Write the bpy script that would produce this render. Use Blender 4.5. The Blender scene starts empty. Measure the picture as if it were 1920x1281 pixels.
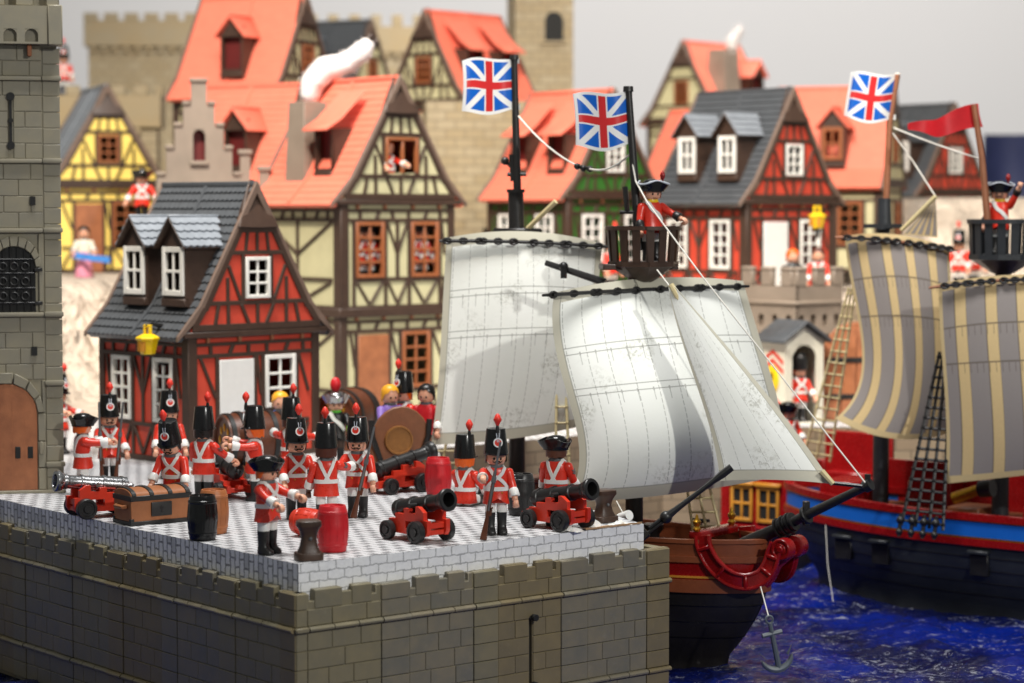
import bpy, bmesh, math, random
from mathutils import Vector, Matrix, noise

random.seed(7)
SC = bpy.context.scene
COL = SC.collection
R = math.radians
SC.unit_settings.system = 'METRIC'
SC.unit_settings.scale_length = 0.01          # 1 unit = about 1 cm: a table-top diorama of toys

# ------------------------------------------------------------------ camera
F, CX, CY, HZ, HC = 4300.0, 960.0, 640.5, 390.0, 29.0
PITCH = math.atan((CY - HZ) / F)
cam_d = bpy.data.cameras.new('camera')
cam_d.sensor_width = 36.0
cam_d.lens = 36.0 * F / 1920.0
cam_d.clip_start = 1.0
cam_d.clip_end = 5000.0
cam_d.dof.use_dof = True
cam_d.dof.focus_distance = 212.0
cam_d.dof.aperture_fstop = 0.066
cam_d.dof.aperture_blades = 0
cam = bpy.data.objects.new('camera', cam_d)
COL.objects.link(cam)
cam.location = (0, 0, HC)
cam.rotation_euler = (math.pi / 2 - PITCH, 0, 0)
SC.camera = cam

# ------------------------------------------------------------------ light and exposure
world = bpy.data.worlds.new('World')
SC.world = world
world.use_nodes = True
bgn = world.node_tree.nodes['Background']
bgn.inputs[0].default_value = (0.97, 1.0, 0.97, 1)
bgn.inputs[1].default_value = 0.2


def lamp(name, kind, loc, target, power, col=(1, 1, 1), size=10, sizey=None, spot=None, blend=.4):
    d = bpy.data.lights.new(name, kind)
    d.energy = power
    d.color = col
    if kind == 'AREA':
        d.shape = 'RECTANGLE'
        d.size = size
        d.size_y = sizey or size
    else:
        d.shadow_soft_size = size
    if kind == 'SPOT':
        d.spot_size = R(spot)
        d.spot_blend = blend
    o = bpy.data.objects.new(name, d)
    COL.objects.link(o)
    o.location = loc
    o.rotation_euler = (Vector(target) - Vector(loc)).to_track_quat('-Z', 'Y').to_euler()
    return o


lamp('key_spot', 'SPOT', (128, 30, 118), (4, 230, 2), 1000000, (1.0, .985, .94), 3.2, spot=42, blend=.6)
lamp('overhead_fill', 'AREA', (-10, 215, 185), (-5, 240, 0), 390000, (1.0, .99, .97), 70, 55)  # soft overhead fill, added to lift the terrace and top surfaces
lamp('town_spot', 'SPOT', (-70, 170, 230), (-20, 385, 20), 3700000, (1.0, .90, .77), 8, spot=58, blend=.7)
lamp('town_spot_low', 'SPOT', (90, 190, 190), (60, 380, 15), 1700000, (1.0, .91, .80), 8, spot=52, blend=.7)
lamp('backdrop_spot', 'SPOT', (60, 430, 240), (60, 700, 90), 5700000, (1.0, .975, .95), 20, spot=110, blend=.8)

vs = SC.view_settings
vs.view_transform = 'Standard'
vs.look = 'None'
vs.exposure = 0.0
vs.gamma = 1.0
vs.use_curve_mapping = False
SC.render.engine = 'CYCLES'
SC.cycles.use_denoising = True
SC.cycles.max_bounces = 6
SC.cycles.diffuse_bounces = 3
SC.cycles.glossy_bounces = 3
SC.cycles.caustics_reflective = False
SC.cycles.caustics_refractive = False

# ------------------------------------------------------------------ where a line of sight meets a depth or a level


def sight(px, py):
    x, y = (px - CX) / F, (CY - py) / F
    c, s = math.cos(PITCH), math.sin(PITCH)
    return Vector((x, c + y * s, -s + y * c))


def at_d(px, py, Y):
    d = sight(px, py)
    return Vector((0, 0, HC)) + d * (Y / d.y)


def at_z(px, py, z=0.0):
    d = sight(px, py)
    return Vector((0, 0, HC)) + d * ((z - HC) / d.z)


# ------------------------------------------------------------------ materials
class E:
    """a shader value with arithmetic"""
    def __init__(s, nt, sock):
        s.nt, s.k = nt, sock

    def _m(s, op, *a):
        n = s.nt.nodes.new('ShaderNodeMath')
        n.operation = op
        for i, v in enumerate((s,) + a):
            if isinstance(v, E):
                s.nt.links.new(v.k, n.inputs[i])
            else:
                n.inputs[i].default_value = v
        return E(s.nt, n.outputs[0])

    def __add__(s, o): return s._m('ADD', o)
    def __sub__(s, o): return s._m('SUBTRACT', o)
    def __mul__(s, o): return s._m('MULTIPLY', o)
    def __truediv__(s, o): return s._m('DIVIDE', o)
    def lt(s, o): return s._m('LESS_THAN', o)
    def gt(s, o): return s._m('GREATER_THAN', o)
    def mx(s, o): return s._m('MAXIMUM', o)
    def mn(s, o): return s._m('MINIMUM', o)
    def abs(s): return s._m('ABSOLUTE')
    def frac(s): return s._m('FRACT')
    def floor(s): return s._m('FLOOR')
    def inv(s): return (s * -1.0) + 1.0


MATS = {}


def new_mat(name):
    m = bpy.data.materials.new(name)
    m.use_nodes = True
    nt = m.node_tree
    b = nt.nodes['Principled BSDF']
    MATS[name] = m
    return m, nt, b


def mixc(nt, fac, a, b):
    n = nt.nodes.new('ShaderNodeMix')
    n.data_type = 'RGBA'
    if isinstance(fac, E):
        nt.links.new(fac.k, n.inputs['Factor'])
    else:
        n.inputs['Factor'].default_value = fac
    for sock, v in ((n.inputs[6], a), (n.inputs[7], b)):
        if hasattr(v, 'is_linked'):
            nt.links.new(v, sock)
        else:
            sock.default_value = (*v, 1)
    return n.outputs[2]


def coords(nt, kind='Object'):
    t = nt.nodes.new('ShaderNodeTexCoord')
    return t.outputs[kind]


def noise_tex(nt, vec, scale, detail=3, rough=.5, dist=0):
    n = nt.nodes.new('ShaderNodeTexNoise')
    n.inputs['Scale'].default_value = scale
    n.inputs['Detail'].default_value = detail
    n.inputs['Roughness'].default_value = rough
    n.inputs['Distortion'].default_value = dist
    nt.links.new(vec, n.inputs['Vector'])
    return E(nt, n.outputs['Fac'])


def ramp(nt, e, lo, hi):
    n = nt.nodes.new('ShaderNodeMapRange')
    n.inputs[1].default_value = lo
    n.inputs[2].default_value = hi
    nt.links.new(e.k, n.inputs[0])
    return E(nt, n.outputs[0])


def bump(nt, b, e, strength, dist=.05):
    n = nt.nodes.new('ShaderNodeBump')
    n.inputs['Strength'].default_value = strength
    n.inputs['Distance'].default_value = dist
    nt.links.new(e.k, n.inputs['Height'])
    nt.links.new(n.outputs[0], b.inputs['Normal'])


def plastic(name, col, rough=.36, var=.12, scale=.9, bmp=.0, bscale=14, metal=0, sss=0, tint=None, spec=.5, wear=0):
    m, nt, b = new_mat(name)
    v = coords(nt)
    oi = nt.nodes.new('ShaderNodeObjectInfo')
    add = nt.nodes.new('ShaderNodeVectorMath')
    mul = nt.nodes.new('ShaderNodeMath')
    mul.operation = 'MULTIPLY'
    mul.inputs[1].default_value = 37.0
    nt.links.new(oi.outputs['Random'], mul.inputs[0])
    nt.links.new(v, add.inputs[0])
    nt.links.new(mul.outputs[0], add.inputs[1])
    vv = add.outputs[0]
    n1 = ramp(nt, noise_tex(nt, vv, scale, 4, .6), .3, .7)
    lo = tuple(max(0, c * (1 - var)) for c in col)
    hi = tint or tuple(min(1, c * (1 + var)) for c in col)
    out = mixc(nt, n1, lo, hi)
    if wear:
        w = ramp(nt, noise_tex(nt, vv, scale * 6, 6, .7), .58, .72)
        out = mixc(nt, w * wear, out, tuple(min(1, c * 1.6 + .03) for c in col))
    nt.links.new(out, b.inputs['Base Color'])
    r = ramp(nt, noise_tex(nt, vv, scale * 4, 4, .6), .2, .8)
    rr = r * .18 + (rough - .09)
    nt.links.new(rr.k, b.inputs['Roughness'])
    b.inputs['Metallic'].default_value = metal
    b.inputs['Specular IOR Level'].default_value = spec
    if sss:
        b.inputs['Subsurface Weight'].default_value = sss
        b.inputs['Subsurface Radius'].default_value = (.3, .15, .1)
        b.inputs['Subsurface Scale'].default_value = .3
    if bmp:
        bump(nt, b, noise_tex(nt, vv, bscale, 5, .6), bmp)
    return m


def rgb(r, g, b):
    f = lambda c: ((c / 255 + .055) / 1.055) ** 2.4 if c > 10 else c / 255 / 12.92
    return (f(r), f(g), f(b))


plastic('stone_olive', rgb(124, 118, 98), .46, .12, .35, .2, 9, tint=rgb(132, 122, 94), wear=.2)
plastic('stone_umber', rgb(122, 111, 86), .46, .14, .3, .2, 9, tint=rgb(130, 116, 84), wear=.2)
plastic('stone_ash', rgb(118, 115, 103), .46, .12, .3, .2, 9, tint=rgb(132, 122, 100), wear=.2)
plastic('stone_grey', rgb(138, 133, 118), .5, .09, .3, .2, 9, tint=rgb(146, 138, 116), wear=.15)
plastic('stone_cream', rgb(172, 158, 130), .55, .15, .15, .2, 7, tint=rgb(164, 144, 108))
plastic('stone_taupe', rgb(140, 126, 112), .55, .12, .2, .2, 7)
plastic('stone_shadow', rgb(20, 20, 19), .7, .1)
plastic('brown_door', rgb(150, 92, 60), .48, .16, .5, .3, 6, tint=rgb(172, 108, 70))
plastic('iron', rgb(30, 29, 28), .45, .2, 1, .2)
plastic('black_gloss', rgb(17, 17, 18), .22, .2, 1)
plastic('black_sat', rgb(30, 29, 29), .38, .2, 1, .1)
plastic('red_coat', rgb(218, 54, 36), .3, .06, .8, sss=.08)
plastic('red_carriage', rgb(212, 56, 34), .34, .08, .8, sss=.05)
plastic('red_barrel', rgb(196, 24, 34), .42, .1, .8, .2, 10)
plastic('red_dark', rgb(140, 16, 18), .26, .12, .7)
plastic('white_plastic', rgb(233, 232, 228), .33, .04, .8, sss=.1)
plastic('skin', rgb(231, 172, 142), .4, .04, .8, sss=.2)
plastic('skin_dark', rgb(92, 52, 34), .4, .05, .8, sss=.1)
plastic('hair_orange', rgb(232, 98, 26), .35, .08, 1.2)
plastic('hair_brown', rgb(82, 40, 26), .35, .1, 1.2)
plastic('hair_black', rgb(26, 23, 22), .3, .1, 1.2)
plastic('hair_yellow', rgb(238, 168, 40), .38, .08, 1.2)
plastic('plume_red', rgb(226, 52, 36), .42, .1, 3, .5, 6)
plastic('silver', rgb(176, 176, 178), .24, .12, 2, .2, metal=1)
plastic('grey_plastic', rgb(96, 98, 100), .35, .1, 1)
plastic('gold', rgb(200, 150, 50), .3, .15, 2, metal=.9)
plastic('yellow_plastic', rgb(240, 200, 20), .35, .05, 1, sss=.1)
plastic('musket_wood', rgb(92, 48, 26), .4, .2, 1.5, .2)
plastic('chest_wood', rgb(156, 96, 56), .48, .12, 1, .35, 5)
plastic('wagon_brown', rgb(126, 76, 46), .45, .14, 1, .3, 6)
plastic('barrel_brown', rgb(164, 98, 54), .45, .12, 1, .3, 6)
plastic('bollard', rgb(66, 46, 34), .42, .2, 1, .2)
plastic('timber', rgb(64, 46, 36), .5, .14, .7, .25, 8)
plastic('timber_light', rgb(112, 92, 80), .5, .12, .7, .25, 8)
plastic('infill_red', rgb(200, 70, 50), .5, .08, .5, .15, 6)
plastic('infill_cream', rgb(196, 190, 150), .55, .06, .5, .2, 6)
plastic('infill_yellow', rgb(246, 216, 110), .55, .06, .5, .2, 6)
plastic('infill_green', rgb(46, 100, 34), .55, .1, .5, .2, 6)
plastic('tile_grey', rgb(74, 77, 81), .4, .14, .7, .2, 8)
plastic('tile_light', rgb(132, 138, 146), .42, .14, .7, .2, 8)
plastic('tile_coral', rgb(240, 124, 100), .5, .06, .5, .1, 8)
plastic('window_white', rgb(232, 230, 224), .4, .03, 1)
plastic('window_brown', rgb(150, 88, 52), .45, .1, 1)
plastic('door_white', rgb(228, 228, 226), .42, .03, 1)
plastic('cloth_white', rgb(176, 162, 146), .85, .14, .12, .6, 1.2)
m_ = plastic('hill_cloth', rgb(222, 206, 188), .85, .16, .1)
bump(m_.node_tree, m_.node_tree.nodes['Principled BSDF'], noise_tex(m_.node_tree, coords(m_.node_tree), .13, 6, .55, 1.2), 1.0, 7.0)
plastic('cotton', rgb(236, 230, 228), .95, .05, .5, .8, 3)
plastic('rope', rgb(226, 222, 212), .7, .06, 3, .4, 20)
plastic('net_beige', rgb(206, 190, 144), .5, .08, 1)
plastic('spar_black', rgb(32, 30, 29), .4, .2, 1, .1)
plastic('spar_brown', rgb(150, 96, 66), .45, .12, 1)
plastic('hull_black', rgb(32, 29, 27), .42, .25, .5, .35, 4)
plastic('hull_grey', rgb(42, 45, 49), .42, .15, .5, .3, 3)
plastic('hull_brown', rgb(128, 68, 40), .42, .12, .6, .3, 5)
plastic('deck', rgb(120, 70, 42), .5, .15, .6, .3, 5)
plastic('stripe_blue', rgb(20, 96, 190), .38, .05, .5)
plastic('window_ochre', rgb(196, 134, 46), .42, .08, .7)
plastic('purple', rgb(140, 110, 190), .5, .1, 1)
plastic('green_plastic', rgb(96, 200, 60), .4, .1, 1)
plastic('pink', rgb(232, 150, 176), .45, .08, 1)
plastic('cloth_blue', rgb(70, 140, 220), .45, .08, 1)
plastic('inside_shade_red', rgb(92, 16, 14), .6, .1)  # dark red with the shade of open interiors put into the colour
plastic('navy', rgb(24, 30, 62), .6, .15, .1)
plastic('foam_brown', rgb(176, 140, 104), .85, .15, 2, .6, 5)
plastic('anchor_grey', rgb(96, 104, 110), .4, .1, 1)
plastic('box_cream', rgb(226, 222, 204), .42, .03, 1)


# printed paper with drawn bricks: long side of the bricks along local x
def paper(name, bw, bh, mortar, white=(.82, .82, .83), grey=(.20, .20, .21), plane='xy', wob=.12, msize=.07, fill=.0):
    m, nt, b = new_mat(name)
    v = coords(nt, 'UV')
    nz = noise_tex(nt, v, 1.3, 3)
    nz2 = noise_tex(nt, v, 1.7, 3, .5, .4)
    sep = nt.nodes.new('ShaderNodeSeparateXYZ')
    nt.links.new(v, sep.inputs[0])
    x = E(nt, sep.outputs[0]) + (nz - .5) * wob * 2
    y = E(nt, sep.outputs[1]) + (nz2 - .5) * wob * 2
    row = (y / bh).floor()
    odd = (row * .5).frac()
    u = (x / bw + odd).frac()
    w = (y / bh).frac()
    du = (u - .5).abs() * bw
    dw = (w - .5).abs() * bh
    rgh = noise_tex(nt, v, 9, 3, .7)
    th = (rgh - .5) * msize * 1.3 + msize
    line = ((du + th) - (bw * .5)).mx((dw + th * mortar) - (bh * .5)).gt(0)
    tone = ramp(nt, noise_tex(nt, v, 2.2, 4, .6), .3, .75)
    paperc = mixc(nt, tone, tuple(c * .88 for c in white), white)
    cellr = nt.nodes.new('ShaderNodeTexWhiteNoise')
    cv = nt.nodes.new('ShaderNodeCombineXYZ')
    nt.links.new((x / bw + odd).floor().k, cv.inputs[0])
    nt.links.new(row.k, cv.inputs[1])
    nt.links.new(cv.outputs[0], cellr.inputs['Vector'])
    cell = E(nt, cellr.outputs['Value'])
    paperc = mixc(nt, cell.gt(.86) * fill, paperc, tuple(c * .55 for c in white))
    inkt = ramp(nt, noise_tex(nt, v, 3.1, 4, .7), .25, .8) * .5 + .5
    out = mixc(nt, line * inkt, paperc, grey)
    nt.links.new(out, b.inputs['Base Color'])
    b.inputs['Roughness'].default_value = .55
    bump(nt, b, noise_tex(nt, v, .45, 5, .55, .8), .35, .3)
    return m


paper('paper_floor', 2.6, .74, .13, white=(.66, .66, .67), grey=(.08, .08, .09), msize=.36, wob=.2)
paper('paper_side', 1.72, .8, .95, white=(.9, .9, .9), grey=(.27, .27, .27), msize=.06, wob=.17)
paper('paper_side_up', 1.45, .74, 1.0, white=(.86, .86, .86), grey=(.10, .10, .10), msize=.085, wob=.17, fill=.7)


def brickstone(name, c1, c2, bw, bh):
    m, nt, b = new_mat(name)
    v = coords(nt, 'UV')
    br = nt.nodes.new('ShaderNodeTexBrick')
    nt.links.new(v, br.inputs['Vector'])
    br.inputs['Color1'].default_value = (*c1, 1)
    br.inputs['Color2'].default_value = (*c2, 1)
    br.inputs['Mortar'].default_value = (*[c * .4 for c in c1], 1)
    br.inputs['Scale'].default_value = 1
    br.inputs['Mortar Size'].default_value = .09
    br.inputs['Brick Width'].default_value = bw
    br.inputs['Row Height'].default_value = bh
    n = ramp(nt, noise_tex(nt, v, .12, 4, .6), .3, .7)
    out = mixc(nt, n * .5, br.outputs['Color'], tuple(c * .72 for c in c2))
    nt.links.new(out, b.inputs['Base Color'])
    b.inputs['Roughness'].default_value = .55
    bump(nt, b, E(nt, br.outputs['Fac']) * -1.0, .5, .15)
    return m


brickstone('far_stone', rgb(176, 162, 134), rgb(164, 146, 112), 3.4, 1.6)
brickstone('far_stone_dark', rgb(150, 134, 110), rgb(138, 120, 98), 3.4, 1.6)
# ------------------------------------------------------------------ mesh helpers


class MB:
    def __init__(s):
        s.v, s.f, s.uv = [], [], {}
        s.T = Matrix()

    def add(s, verts, faces):
        b = len(s.v)
        s.v += [s.T @ Vector(p) for p in verts]
        s.f += [tuple(b + i for i in f) for f in faces]
        return b

    def box(s, x0, x1, y0, y1, z0, z1):
        s.add([(x0, y0, z0), (x1, y0, z0), (x1, y1, z0), (x0, y1, z0), (x0, y0, z1), (x1, y0, z1), (x1, y1, z1), (x0, y1, z1)],
              [(0, 3, 2, 1), (4, 5, 6, 7), (0, 1, 5, 4), (1, 2, 6, 5), (2, 3, 7, 6), (3, 0, 4, 7)])
        return s

    def prism(s, poly, y0, y1):
        """polygon in xz, counter-clockwise seen from -y, extruded along y"""
        n = len(poly)
        s.add([(x, y0, z) for x, z in poly] + [(x, y1, z) for x, z in poly],
              [tuple(range(n)), tuple(range(2 * n - 1, n - 1, -1))] + [(i, n + i, n + (i + 1) % n, (i + 1) % n) for i in range(n)])
        return s

    def rings(s, rs, cap0=True, cap1=True):
        n = len(rs[0])
        v, f = [], []
        for r in rs:
            v += list(r)
        for k in range(len(rs) - 1):
            for i in range(n):
                j = (i + 1) % n
                f.append((k * n + i, k * n + j, (k + 1) * n + j, (k + 1) * n + i))
        if cap0:
            f.append(tuple(range(n - 1, -1, -1)))
        if cap1:
            f.append(tuple((len(rs) - 1) * n + i for i in range(n)))
        s.add(v, f)
        return s

    def lathe(s, prof, n=16, cap0=True, cap1=True, sx=1, sy=1):
        return s.rings([[(r * sx * math.cos(2 * math.pi * i / n), r * sy * math.sin(2 * math.pi * i / n), z) for i in range(n)] for r, z in prof], cap0, cap1)

    def tube(s, pts, r, n=6, cap=True):
        pts = [Vector(p) for p in pts]
        rs = r if isinstance(r, (list, tuple)) else [r] * len(pts)
        out = []
        prev = None
        for k, p in enumerate(pts):
            t = (pts[min(k + 1, len(pts) - 1)] - pts[max(k - 1, 0)]).normalized()
            if prev is None:
                a = t.orthogonal().normalized()
            else:
                a = (prev - t * prev.dot(t)).normalized()
            prev = a
            b = t.cross(a)
            out.append([p + (a * math.cos(2 * math.pi * i / n) + b * math.sin(2 * math.pi * i / n)) * rs[k] for i in range(n)])
        return s.rings(out, cap, cap)

    def ball(s, c, r, nu=10, nv=7):
        rx, ry, rz = (r, r, r) if not isinstance(r, (tuple, list)) else r
        pr = []
        for k in range(nv + 1):
            a = -math.pi / 2 + math.pi * k / nv
            q = max(.02, math.cos(a))
            pr.append([(c[0] + rx * q * math.cos(2 * math.pi * i / nu), c[1] + ry * q * math.sin(2 * math.pi * i / nu), c[2] + rz * math.sin(a)) for i in range(nu)])
        return s.rings(pr)

    def beam(s, p, q, w, h, up=(0, 0, 1)):
        """a bar of width w and height h from p to q"""
        p, q = Vector(p), Vector(q)
        t = (q - p).normalized()
        a = t.cross(Vector(up))
        a = t.orthogonal() if a.length < 1e-4 else a
        a.normalize()
        b = a.cross(t)
        r = lambda c: [c - a * w / 2 - b * h / 2, c + a * w / 2 - b * h / 2, c + a * w / 2 + b * h / 2, c - a * w / 2 + b * h / 2]
        return s.rings([r(p), r(q)])

    def sheet(s, fn, nu, nv, thick=0.0):
        """a surface fn(u, v) with uv stored; with thick, both sides and the rim"""
        P = [[Vector(fn(i / nu, j / nv)) for i in range(nu + 1)] for j in range(nv + 1)]
        N = [[None] * (nu + 1) for _ in range(nv + 1)]
        for j in range(nv + 1):
            for i in range(nu + 1):
                a = P[j][min(i + 1, nu)] - P[j][max(i - 1, 0)]
                b = P[min(j + 1, nv)][i] - P[max(j - 1, 0)][i]
                c = a.cross(b)
                N[j][i] = c.normalized() if c.length > 1e-9 else Vector((0, 0, 1))
        base = len(s.v)
        m = nu + 1
        idx = lambda i, j: j * m + i
        vs_, fs_ = [], []
        for side in ((0, 1) if thick else (0,)):
            for j in range(nv + 1):
                for i in range(nu + 1):
                    vs_.append(P[j][i] + N[j][i] * (thick / 2 if side == 0 else -thick / 2))
                    s.uv[base + len(vs_) - 1] = (i / nu, j / nv)
        o = m * (nv + 1)
        for j in range(nv):
            for i in range(nu):
                q = (idx(i, j), idx(i + 1, j), idx(i + 1, j + 1), idx(i, j + 1))
                fs_.append(q)
                if thick:
                    fs_.append(tuple(o + k for k in reversed(q)))
        if thick:
            loop = [idx(i, 0) for i in range(nu)] + [idx(nu, j) for j in range(nv)] + [idx(nu - i, nv) for i in range(nu)] + [idx(0, nv - j) for j in range(nv)]
            for k in range(len(loop)):
                a, b = loop[k], loop[(k + 1) % len(loop)]
                fs_.append((b, a, o + a, o + b))
        s.add(vs_, fs_)
        return s

    def mesh(s, name, bevel=0, seg=1, smooth=40, recalc=True):
        me = bpy.data.meshes.new(name)
        me.from_pydata([tuple(v) for v in s.v], [], s.f)
        if s.uv:
            lay = me.uv_layers.new(name='uv')
            for p in me.loops:
                lay.data[p.index].uv = s.uv.get(p.vertex_index, (0, 0))
        if bevel or recalc:
            bm = bmesh.new()
            bm.from_mesh(me)
            if recalc:
                bmesh.ops.recalc_face_normals(bm, faces=bm.faces)
            if bevel:
                es = [e for e in bm.edges if len(e.link_faces) == 2 and e.calc_face_angle(0) > .6]
                bmesh.ops.bevel(bm, geom=es, offset=bevel, segments=seg, affect='EDGES', clamp_overlap=True, profile=.6)
            bm.to_mesh(me)
            bm.free()
        if smooth:
            me.shade_smooth()
            me.set_sharp_from_angle(angle=R(smooth))
        return me


def link(name, data, mat=None, parent=None, loc=(0, 0, 0), rot=(0, 0, 0), scale=None):
    o = bpy.data.objects.new(name, data)
    COL.objects.link(o)
    if data is not None and mat and not data.materials:
        data.materials.append(MATS[mat])
    elif mat:
        o.material_slots[0].link = 'OBJECT'
        o.material_slots[0].material = MATS[mat]
    o.parent = parent
    o.location = loc
    o.rotation_euler = rot
    if scale:
        o.scale = scale
    return o


def part(name, mb, mat, parent, bevel=0, seg=1, smooth=40, loc=(0, 0, 0), rot=(0, 0, 0)):
    return link(name, mb.mesh(name, bevel, seg, smooth), mat, parent, loc, rot)


CACHE = {}


def shared(key, fn):
    if key not in CACHE:
        CACHE[key] = fn()
    return CACHE[key]


def tag(o, label, cat, group=None):
    o['label'] = label
    o['category'] = cat
    if group:
        o['group'] = group
    return o


def thing(name, label, cat, loc=(0, 0, 0), rz=0.0, group=None, rx=0.0, ry=0.0):
    o = bpy.data.objects.new(name, None)
    o.empty_display_size = .5
    COL.objects.link(o)
    o.location = loc
    o.rotation_euler = (rx, ry, rz)
    return tag(o, label, cat, group)


def struct(o, kind='structure'):
    o['kind'] = kind
    return o


def boxuv(me, sx=1, sy=1):
    """uv from the position: along the face horizontally and vertically, in units"""
    lay = me.uv_layers.new(name='uv')
    for p in me.polygons:
        n = p.normal
        for li in p.loop_indices:
            c = me.vertices[me.loops[li].vertex_index].co
            if abs(n.z) > .7:
                uv = (c.x, c.y)
            elif abs(n.x) > abs(n.y):
                uv = (c.y, c.z)
            else:
                uv = (c.x, c.z)
            lay.data[li].uv = uv
    return me


def clip(poly, a, b, c):
    """keep the side a*x + b*z <= c"""
    out = []
    n = len(poly)
    for i in range(n):
        p, q = poly[i], poly[(i + 1) % n]
        dp, dq = a * p[0] + b * p[1] - c, a * q[0] + b * q[1] - c
        if dp <= 0:
            out.append(p)
        if (dp < 0 < dq) or (dq < 0 < dp):
            t = dp / (dp - dq)
            out.append((p[0] + (q[0] - p[0]) * t, p[1] + (q[1] - p[1]) * t))
    return out


def holed(mb, poly, holes, y0, y1):
    """a wall slab of outline poly (xz) with rectangular holes (x0,x1,z0,z1) that do not overlap in x"""
    hs = sorted(holes)
    xs = min(p[0] for p in poly)
    for h in hs + [None]:
        hi = h[0] if h else max(p[0] for p in poly)
        if hi - xs > 1e-4:
            q = clip(clip(poly, -1, 0, -xs), 1, 0, hi)
            if len(q) > 2:
                mb.prism(q, y0, y1)
        if h:
            mid = clip(clip(poly, -1, 0, -h[0]), 1, 0, h[1])
            for q in (clip(mid, 0, 1, h[2]), clip(mid, 0, -1, -h[3])):
                if len(q) > 2 and max(p[1] for p in q) - min(p[1] for p in q) > 1e-3:
                    mb.prism(q, y0, y1)
            xs = h[1]
    return mb
# ------------------------------------------------------------------ the setting
TH = R(39)
DR = Vector((math.cos(TH), math.sin(TH), 0))
DL = Vector((-math.sin(TH), math.cos(TH), 0))
W0 = Vector(((553 - 960) / F * 185, 185.0, 0))
WATER = -16.95


def uvw(u, v, z=0.0):
    return W0 + DR * u + DL * v + Vector((0, 0, z))


def make_terrace():
    inv = Matrix.Rotation(-TH, 3, 'Z')
    A, B, L = uvw(.6, .6), uvw(38.6, .6), uvw(.6, 120)
    rnd = random.Random(3)
    front = [A.lerp(B, i / 40) for i in range(41)]
    left = [A.lerp(L, i / 60) for i in range(61)]
    back = [Vector((9.0, 217, 0)), Vector((2.5, 228, 0)), Vector((-7, 246, 0)), Vector((-9, 276, 0)), Vector((20, 302, 0)), Vector((130, 306, 0)), Vector((130, 420, 0)), Vector((-130, 420, 0))]
    verts, faces, mats, uvs = [], [], [], []
    loop = [p.copy() for p in reversed(left)] + [p.copy() for p in front[1:]] + back
    nb = len(loop)
    for i, p in enumerate(loop):
        if i < 101:
            p.z += rnd.uniform(-.07, .03)
            p += Vector((rnd.uniform(-.06, .06), rnd.uniform(-.06, .06), 0))
    low = []
    for i, p in enumerate(loop):
        low.append(Vector((p.x, p.y, -17.2)))
    verts = loop + low
    faces.append(tuple(range(nb)))
    mats.append(0)
    for i in range(nb):
        j = (i + 1) % nb
        faces.append((i, nb + i, nb + j, j))
        mats.append(2 if i < 60 else (1 if i < 100 else 3))
    me = bpy.data.meshes.new('terrace')
    me.from_pydata([tuple(v) for v in verts], [], faces)
    lay = me.uv_layers.new(name='uv')
    for p, mi in zip(me.polygons, mats):
        p.material_index = mi
        for li in p.loop_indices:
            c = me.vertices[me.loops[li].vertex_index].co
            q = inv @ (c - W0)
            lay.data[li].uv = (q.y, q.x) if mi == 0 else ((q.x, c.z) if mi in (1, 3) else (c.z + .7, q.y))
    for m in ('paper_floor', 'paper_side', 'paper_side_up', 'far_stone_dark'):
        me.materials.append(MATS[m])
    o = struct(link('terrace', me))
    o['label'] = 'white terrace covered in paper printed with grey brick outlines'
    # torn corner: bare foam and scraps of paper
    mb = MB()
    pr = [uvw(31.5 + i * .62, .53 + .05 * math.sin(i * 2.1), .02) for i in range(12)]
    qr = [uvw(31.5 + i * .62, 1.1 + .35 * math.sin(i * 1.7) * (i % 3 > 0), .10) for i in range(12)]
    top = [p + Vector((0, 0, .16 + .05 * math.sin(k * 3.1))) for k, p in enumerate(pr)]
    v = [x for t in zip(pr, top, qr) for x in t]
    f = []
    for k in range(11):
        a = 3 * k
        f += [(a, a + 3, a + 4, a + 1), (a + 1, a + 4, a + 5, a + 2)]
    mb.add(v, f)
    part('foam_core', mb, 'foam_brown', o)
    for k, (u, vv, h, w) in enumerate(((33.0, 1.5, 1.0, .85), (29.8, 1.1, .5, 1.2), (36.2, 1.2, .35, .9))):
        mb = MB()
        c = uvw(u, vv, 0)
        rs = []
        for j in range(5):
            t = j / 4
            rs.append([c + Vector((w * (1 - .75 * t) * (1 + .35 * math.sin(3 * i + 5 * t + k)) * math.cos(i * .7854), w * .6 * (1 - .7 * t) * (1 + .3 * math.sin(2 * i + 9 * t)) * math.sin(i * .7854), h * t + .02 + .1 * math.sin(i * 2.3 + j))) for i in range(8)])
        mb.rings(rs)
        part('paper_scrap', mb, 'white_plastic', o, smooth=25)


make_terrace()


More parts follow.
